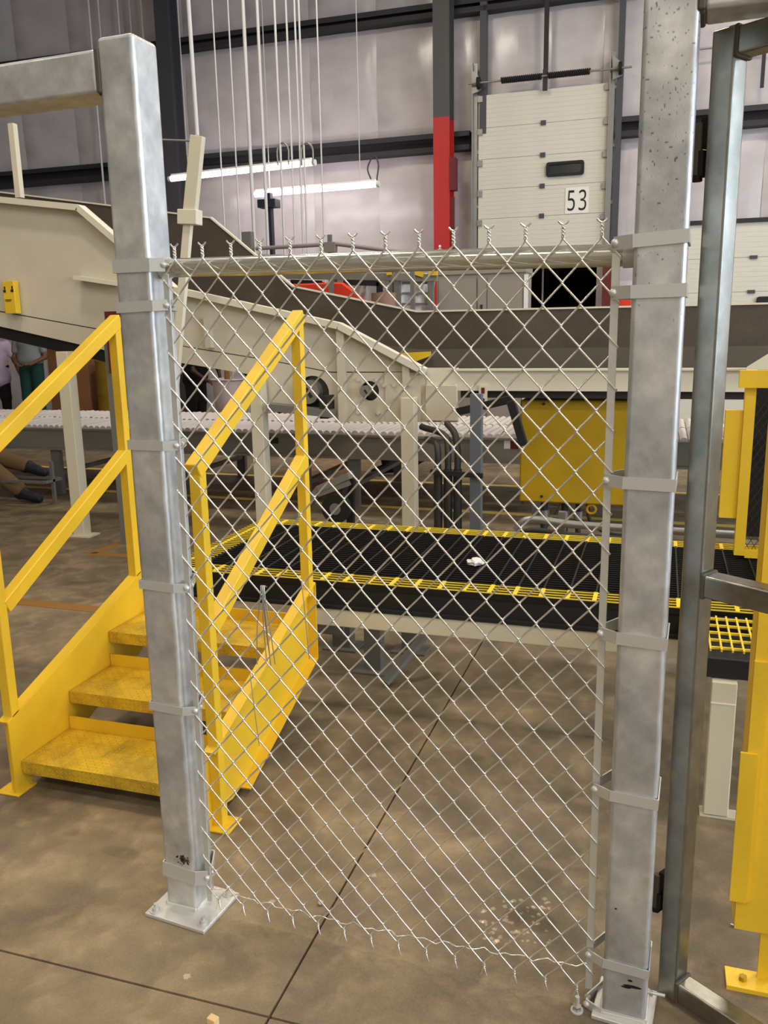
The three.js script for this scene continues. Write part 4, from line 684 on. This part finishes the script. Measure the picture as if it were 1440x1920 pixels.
{ // hand truck half hidden behind the platform
  const z = -5.9, P = (x, y) => PZ(x, y, z), t = thing('hand_truck', 'dark hand truck with small black wheels behind the stair handrail', 'hand truck', [P(620, 950).x, 0, z]);
  wpart('frame_arm', mergeGeometries([bar(P(566, 965), P(600, 915), .09, .05), bar(P(600, 915), P(658, 890), .11, .05), bar(P(600, 925), P(655, 905), .09, .04)]), M.frameGrey, t);
  for (const [px, py, r] of [[640, 948, .11], [578, 1000, .09]]) { const c = P(px, py); const y = Math.max(r, c.y); wpart('wheel', cyl(r, .06, 22).rotateX(Math.PI / 2).translate(c.x, y, z + .1), M.blackSoft, t); wpart('hub', cyl(r * .4, .07, 14).rotateX(Math.PI / 2).translate(c.x, y, z + .1), M.legGrey, t); }
  wpart('axle_fork', bar(P(640, 948).add(V3(0, 0, .02)), P(650, 905), .07, .04), M.dark, t); wpart('ground_leg', bar(V3(P(650, 940).x, 0, z - .05), P(655, 900).add(V3(0, 0, -.05)), .05, .05), M.dark, t);
  const n = FL(602, 1697); single('hex_nut', cyl(.009, .009, 6).rotateX(.2).translate(0, .0055, 0), M.chrome, 'small steel nut lying on the concrete by the floor joint', 'nut', [n.x, 0, n.z]);
  const n2 = FL(1376, 1738); single('small_screw', mergeGeometries([cyl(.003, .02, 8).rotateZ(1.4).translate(0, .005, 0), cyl(.006, .004, 8).rotateZ(1.4).translate(.011, .006, 0)]), M.chrome, 'small loose screw on the concrete beside the yellow guard column', 'screw', [n2.x, 0, n2.z]);
}
{ // pale wood offcuts at the near edge
  const a = FL(401, 1907, .03), t = thing('wood_offcut', 'small pale square-cut wood offcut on the near floor joint', 'offcut', [a.x, 0, a.z + .005], -.2); part('block', rbox(.024, .034, .018, .001, 1), M.wood, t, [0, .017, 0]); part('sawn_end', rbox(.006, .02, .04, .001, 1), M.wood, t, [.011, .01, .02]);
  const b = FL(385, 1935, .03); single('wood_chip', rbox(.03, .018, .03, .001, 1).rotateY(.3).translate(0, .009, 0), M.wood, 'smaller pale wood chip below the square-cut offcut', 'offcut', [b.x, 0, b.z]);
  const c = FL(-20, 1384); single('wood_lath', rbox(.3, .01, .03, .002, 1).rotateY(-.2).translate(0, .005, 0), M.wood, 'pale wooden lath on the floor left of the stair foot', 'lath', [c.x - .09, 0, c.z]);
  const p = FL(893, 1058, PH), g = thing('paper_scrap', 'crumpled white scrap lying on the black platform grating', 'scrap', [p.x, PH, p.z]); const s = new THREE.IcosahedronGeometry(.035, 2), sp = s.attributes.position; for (let i = 0; i < sp.count; i++) { const k = .75 + .5 * hash(Math.round(sp.getX(i) * 900), Math.round(sp.getZ(i) * 900 + sp.getY(i) * 400), 4); sp.setXYZ(i, sp.getX(i) * k * 1.2, Math.max(0, (sp.getY(i) * k + .02) * .5), sp.getZ(i) * k); } s.computeVertexNormals(); part('crumple', s, M.film, g);
}

// ================================================================ people
function sdfMesh(bones, cell, blend = .03) {           // bones: [a, b, ra, rb] tapered capsules joined smoothly
  const mn = V3(1e9, 1e9, 1e9), mx = V3(-1e9, -1e9, -1e9);
  for (const [a, b, ra, rb] of bones) { const r = Math.max(ra, rb) + cell * 3; for (const p of [a, b]) { mn.min(p.clone().subScalar(r)); mx.max(p.clone().addScalar(r)); } }
  const c = mn.clone().add(mx).multiplyScalar(.5), half = Math.max(mx.x - mn.x, mx.y - mn.y, mx.z - mn.z) / 2, n = Math.min(110, Math.ceil(half * 2 / cell) + 2);
  const mc = new MarchingCubes(n, M.skinA, false, false, 120000); mc.isolation = 0; const p = V3(0, 0, 0), hs = n / 2;
  const B = bones.map(([a, b, ra, rb]) => { const d = b.clone().sub(a); return [a.x, a.y, a.z, d.x, d.y, d.z, Math.max(1e-9, d.lengthSq()), ra, rb]; });
  for (let k = 0; k < n; k++) for (let j = 0; j < n; j++) for (let i = 0; i < n; i++) {
    const x = c.x + (i - hs) / hs * half, y = c.y + (j - hs) / hs * half, z = c.z + (k - hs) / hs * half; let D = 1e3;
    for (const b of B) { const ax = x - b[0], ay = y - b[1], az = z - b[2], t = Math.max(0, Math.min(1, (ax * b[3] + ay * b[4] + az * b[5]) / b[6])), q = Math.sqrt((ax - b[3] * t) ** 2 + (ay - b[4] * t) ** 2 + (az - b[5] * t) ** 2) - (b[7] + (b[8] - b[7]) * t), h = Math.max(blend - Math.abs(D - q), 0) / blend; D = Math.min(D, q) - h * h * blend * .25; }
    mc.field[k * n * n + j * n + i] = -D;
  }
  mc.update(); const N = mc.count, g = new THREE.BufferGeometry(), P = new Float32Array(N * 3);
  for (let i = 0; i < N; i++) { P[i * 3] = c.x + mc.positionArray[i * 3] * half; P[i * 3 + 1] = c.y + mc.positionArray[i * 3 + 1] * half; P[i * 3 + 2] = c.z + mc.positionArray[i * 3 + 2] * half; }
  g.setAttribute('position', new THREE.BufferAttribute(P, 3)); const nn = new Float32Array(mc.normalArray.slice(0, N * 3)); g.setAttribute('normal', new THREE.BufferAttribute(nn, 3));
  return g;
}
function handBones(w, f, palm, s = 1) {                 // wrist, finger direction, palm normal
  const d = f.clone().normalize(), pn = palm.clone().normalize(), sd = new THREE.Vector3().crossVectors(d, pn).normalize(), at = (a, b, c) => w.clone().addScaledVector(d, a * s).addScaledVector(sd, b * s).addScaledVector(pn, c * s), o = [];
  o.push([w, at(.05, 0, 0), .024, .028], [at(.03, .018, 0), at(.085, .026, 0), .018, .016], [at(.03, -.018, 0), at(.085, -.024, 0), .018, .015]);
  [[.03, .07], [.01, .078], [-.01, .073], [-.029, .056]].forEach(([b, l]) => { const k = at(.088, b, 0), m = at(.088 + l * .55, b * 1.1, .01), e = at(.088 + l * .9, b * 1.1, .032); o.push([k, m, .0095, .009], [m, e, .009, .0075]); });
  const t0 = at(.03, .03, .004), t1 = at(.06, .055, .012), t2 = at(.09, .06, .02); o.push([t0, t1, .013, .011], [t1, t2, .011, .009]); return o;
}
function person(label, base, turn, J, mats, group) {
  const t = thing('person', label, 'person', base, turn);
  const head = J.head, nk = J.neck, face = J.face;
  const skin = [[nk, head.clone().add(V3(0, -.08, 0)), .058, .055], [head.clone().add(V3(0, .02, 0)), head.clone().add(V3(0, -.03, 0)).addScaledVector(face, .02), .095, .08], [head.clone().add(V3(0, -.06, 0)).addScaledVector(face, .045), head.clone().add(V3(0, -.09, 0)).addScaledVector(face, .05), .05, .035], [head.clone().add(V3(0, .0, 0)).addScaledVector(face, .09), head.clone().add(V3(0, -.04, 0)).addScaledVector(face, .112), .011, .017]];
  const sdv = new THREE.Vector3().crossVectors(V3(0, 1, 0), face); for (const e of [-1, 1]) skin.push([head.clone().addScaledVector(sdv, e * .092).add(V3(0, .02, 0)), head.clone().addScaledVector(sdv, e * .09).add(V3(0, -.03, 0)), .016, .01]);
  skin.push([J.chest, J.pelvis, .11, .11], [J.chest, nk, .1, .06]);
  for (const s of ['L', 'R']) skin.push([J['sh' + s], J['el' + s], .045, .038], [J['el' + s], J['wr' + s], .037, .026], [J['hip' + s], J['kn' + s], .07, .05], [J['kn' + s], J['an' + s], .05, .036], [J['an' + s], J['toe' + s], .035, .03]);
  const gs = [sdfMesh(skin, .02)]; for (const s of ['L', 'R']) gs.push(sdfMesh(handBones(J['wr' + s], J['hd' + s], J.palm ?? V3(0, -1, .3), 1), .005, .008));
  part('body', mergeGeometries(gs), mats.skin, t);
  const hair = [[head.clone().add(V3(0, .05, 0)).addScaledVector(face, -.025), head.clone().add(V3(0, .02, 0)).addScaledVector(face, -.045), .1, .092]]; part('hair', sdfMesh(hair, .016), M.hair, t);
  for (const e of [-1, 1]) part('eye', new THREE.SphereGeometry(.011, 8, 6), M.white, t, head.clone().addScaledVector(sdv, e * .032).addScaledVector(face, .092).add(V3(0, .0, 0)).toArray());
  part('mouth', boxG(.04, .006, .006), M.redDark, t, head.clone().addScaledVector(face, .092).add(V3(0, -.075, 0)).toArray()).lookAt(t.localToWorld(head.clone().addScaledVector(face, 2)));
  const hem = J.hem ?? J.pelvis.clone().add(V3(0, -.06, 0));
  const sh = [[J.chest.clone().add(V3(-.08, .04, 0)), J.chest.clone().add(V3(.08, .04, 0)), .125, .125], [J.chest, hem, .155, .165], [J.chest.clone().add(V3(-.06, -.1, 0)), hem.clone().add(V3(-.07, 0, 0)), .13, .155], [J.chest.clone().add(V3(.06, -.1, 0)), hem.clone().add(V3(.07, 0, 0)), .13, .155]];
  for (const s of ['L', 'R']) sh.push([J['sh' + s], J['sh' + s].clone().lerp(J['el' + s], mats.long ? 1 : .62), .074, .062]); if (mats.long) for (const s of ['L', 'R']) sh.push([J['el' + s], J['el' + s].clone().lerp(J['wr' + s], .92), .056, .042]);
  part('shirt', sdfMesh(sh, .02), mats.shirt, t);
  const tr = [[J.pelvis.clone().add(V3(-.07, .05, 0)), J.pelvis.clone().add(V3(.07, .05, 0)), .14, .14]]; for (const s of ['L', 'R']) tr.push([J['hip' + s], J['kn' + s], .115, .09], [J['kn' + s], J['an' + s].clone().lerp(J['kn' + s], .12), .088, .07]);
  part('trousers', sdfMesh(tr, .02), mats.trousers, t);
  for (const s of ['L', 'R']) { const a = J['an' + s], f = J['toe' + s].clone().sub(a); f.y = J['toe' + s].y - a.y + .02; const hl = a.clone().addScaledVector(f.clone().normalize(), -.05).add(V3(0, -.03, 0)); part('shoe', mergeGeometries([sdfMesh([[hl, a.clone().add(V3(0, .01, 0)), .045, .045], [hl, J['toe' + s].clone().add(V3(0, -.002, 0)), .045, .04], [a, J['toe' + s].clone().lerp(a, .35), .045, .042]], .014, .03)]), mats.shoe, t); }
  return t;
}
function standing(k = 1, o = {}) {                       // facing +z, feet on y = 0
  const v = (x, y, z) => V3(x * k, y * k, z * k);
  return { head: v(0, 1.63, .03), neck: v(0, 1.46, 0), face: V3(0, 0, 1), chest: v(0, 1.3, 0), pelvis: v(0, .97, 0), shL: v(.19, 1.4, 0), shR: v(-.19, 1.4, 0), elL: v(.25, 1.12, .02), elR: v(-.25, 1.12, .02), wrL: v(.1, 1.02, .24), wrR: v(-.12, 1.02, .24), hdL: V3(-.7, 0, .6), hdR: V3(.7, 0, .6), hipL: v(.09, .92, 0), hipR: v(-.09, .92, 0), knL: v(.1, .5, .02), knR: v(-.1, .5, .02), anL: v(.1, .085, -.02), anR: v(-.1, .085, -.02), toeL: v(.12, .042, .15), toeR: v(-.12, .042, .15), ...o };
}
{
  const z = -12.4, at = (px, zz = z) => PZ(px, 720, zz).x;
  person('standing worker in a grey shirt and dark green trousers with hands together', [at(62), 0, z], .25, standing(1.1, { hem: V3(0, 1.2, 0) }), { skin: M.skinA, shirt: M.shirtGrey, trousers: M.green, shoe: M.cloth });
  person('standing worker in a lavender shirt over black trousers', [at(-3, z - .2), 0, z - .2], .8, standing(1.04, { hem: V3(0, .86, 0), wrL: V3(.34, .98, .2), elL: V3(.31, 1.16, -.02), hdL: V3(.2, -.3, 1) }), { skin: M.skinA, shirt: M.lavender, trousers: M.cloth, shoe: M.cloth });
  person('worker dressed in black leaning towards the pale bucket', [at(366, z - .3), 0, z - .3], 1.2, standing(1.0, { head: V3(0, 1.42, .36), neck: V3(0, 1.3, .24), chest: V3(0, 1.2, .14), shL: V3(.2, 1.27, .2), shR: V3(-.2, 1.27, .2), elL: V3(.26, 1.0, .3), elR: V3(-.26, 1.0, .3), wrL: V3(.14, .86, .48), wrR: V3(-.14, .84, .48), hdL: V3(-.1, -.3, 1), hdR: V3(.1, -.3, 1), hem: V3(0, .85, 0) }), { skin: M.skinDark, shirt: M.cloth, trousers: M.cloth, shoe: M.cloth });
  const f = PZ(744, 900, -9.2); person('walking worker in dark blue trousers half hidden behind the white conveyor leg', [f.x, 0, -9.2], -1.2, standing(1, { knL: V3(.1, .5, .16), anL: V3(.1, .1, .1), toeL: V3(.1, .045, .26), knR: V3(-.1, .5, .02), anR: V3(-.1, .17, -.28), toeR: V3(-.1, .06, -.14), wrL: V3(.27, .86, .1), hdL: V3(0, -1, .2), wrR: V3(-.27, .86, -.02), hdR: V3(0, -1, .2), palm: V3(.3, 0, 1) }), { skin: M.skinB, shirt: M.cloth, trousers: std(0x141a33, .9), shoe: M.cloth, long: true });
  // seated worker: only the lower legs reach into the picture
  const s = FL(92, 938), o = [s.x - 1.08, 0, s.z + .08];
  const L = (x, y, zz) => V3(x, y, zz), st = thing('work_stool', 'grey work stool with a foot bar under the seated worker', 'stool', o);
  part('seat', cyl(.18, .05, 24).translate(0, .39, 0), M.blackSoft, st); for (const [x, zz] of [[.15, .13], [-.15, .13], [.15, -.13], [-.15, -.13]]) part('leg', bar(L(x, 0, zz), L(x * .7, .37, zz * .7), .03, .03), M.legGrey, st);
  part('foot_bar', mergeGeometries([bar(L(.14, .22, .12), L(1.25, .23, .16), .03, .025), bar(L(.14, .22, -.12), L(1.25, .23, -.08), .03, .025), bar(L(1.25, .23, .16), L(1.25, .23, -.08), .03, .025), bar(L(1.25, 0, .04), L(1.25, .42, .04), .03, .03)]), M.legGrey, st);
  person('seated worker in tan trousers and dark navy shoes', o, Math.PI / 2, standing(1, { head: V3(0, 1.180, .08), neck: V3(0, 1.010, .04), chest: V3(0, 0.850, 0), pelvis: V3(0, 0.530, -.02), shL: V3(.19, 0.950, .02), shR: V3(-.19, 0.950, .02), elL: V3(.24, 0.710, .12), elR: V3(-.24, 0.710, .12), wrL: V3(.1, 0.650, .34), wrR: V3(-.1, 0.650, .34), hipL: V3(.09, 0.510, .02), hipR: V3(-.09, 0.510, .02), knL: V3(.1, 0.410, .53), knR: V3(-.1, 0.370, .54), anL: V3(.1, .34, .86), anR: V3(-.06, .1, .9), toeL: V3(.1, .28, 1.04), toeR: V3(-.06, .045, 1.08), hem: V3(0, .55, 0) }), { skin: M.skinB, shirt: std(0x3b4450, .9), trousers: M.tan, shoe: M.navy });
}

// ---------------------------------------------------------------- shadows, then draw
scene.traverse(o => { if (o.isMesh) { o.castShadow = true; o.receiveShadow = true; } if (o.isLight) o.castShadow = true; });
renderer.render(scene, camera);
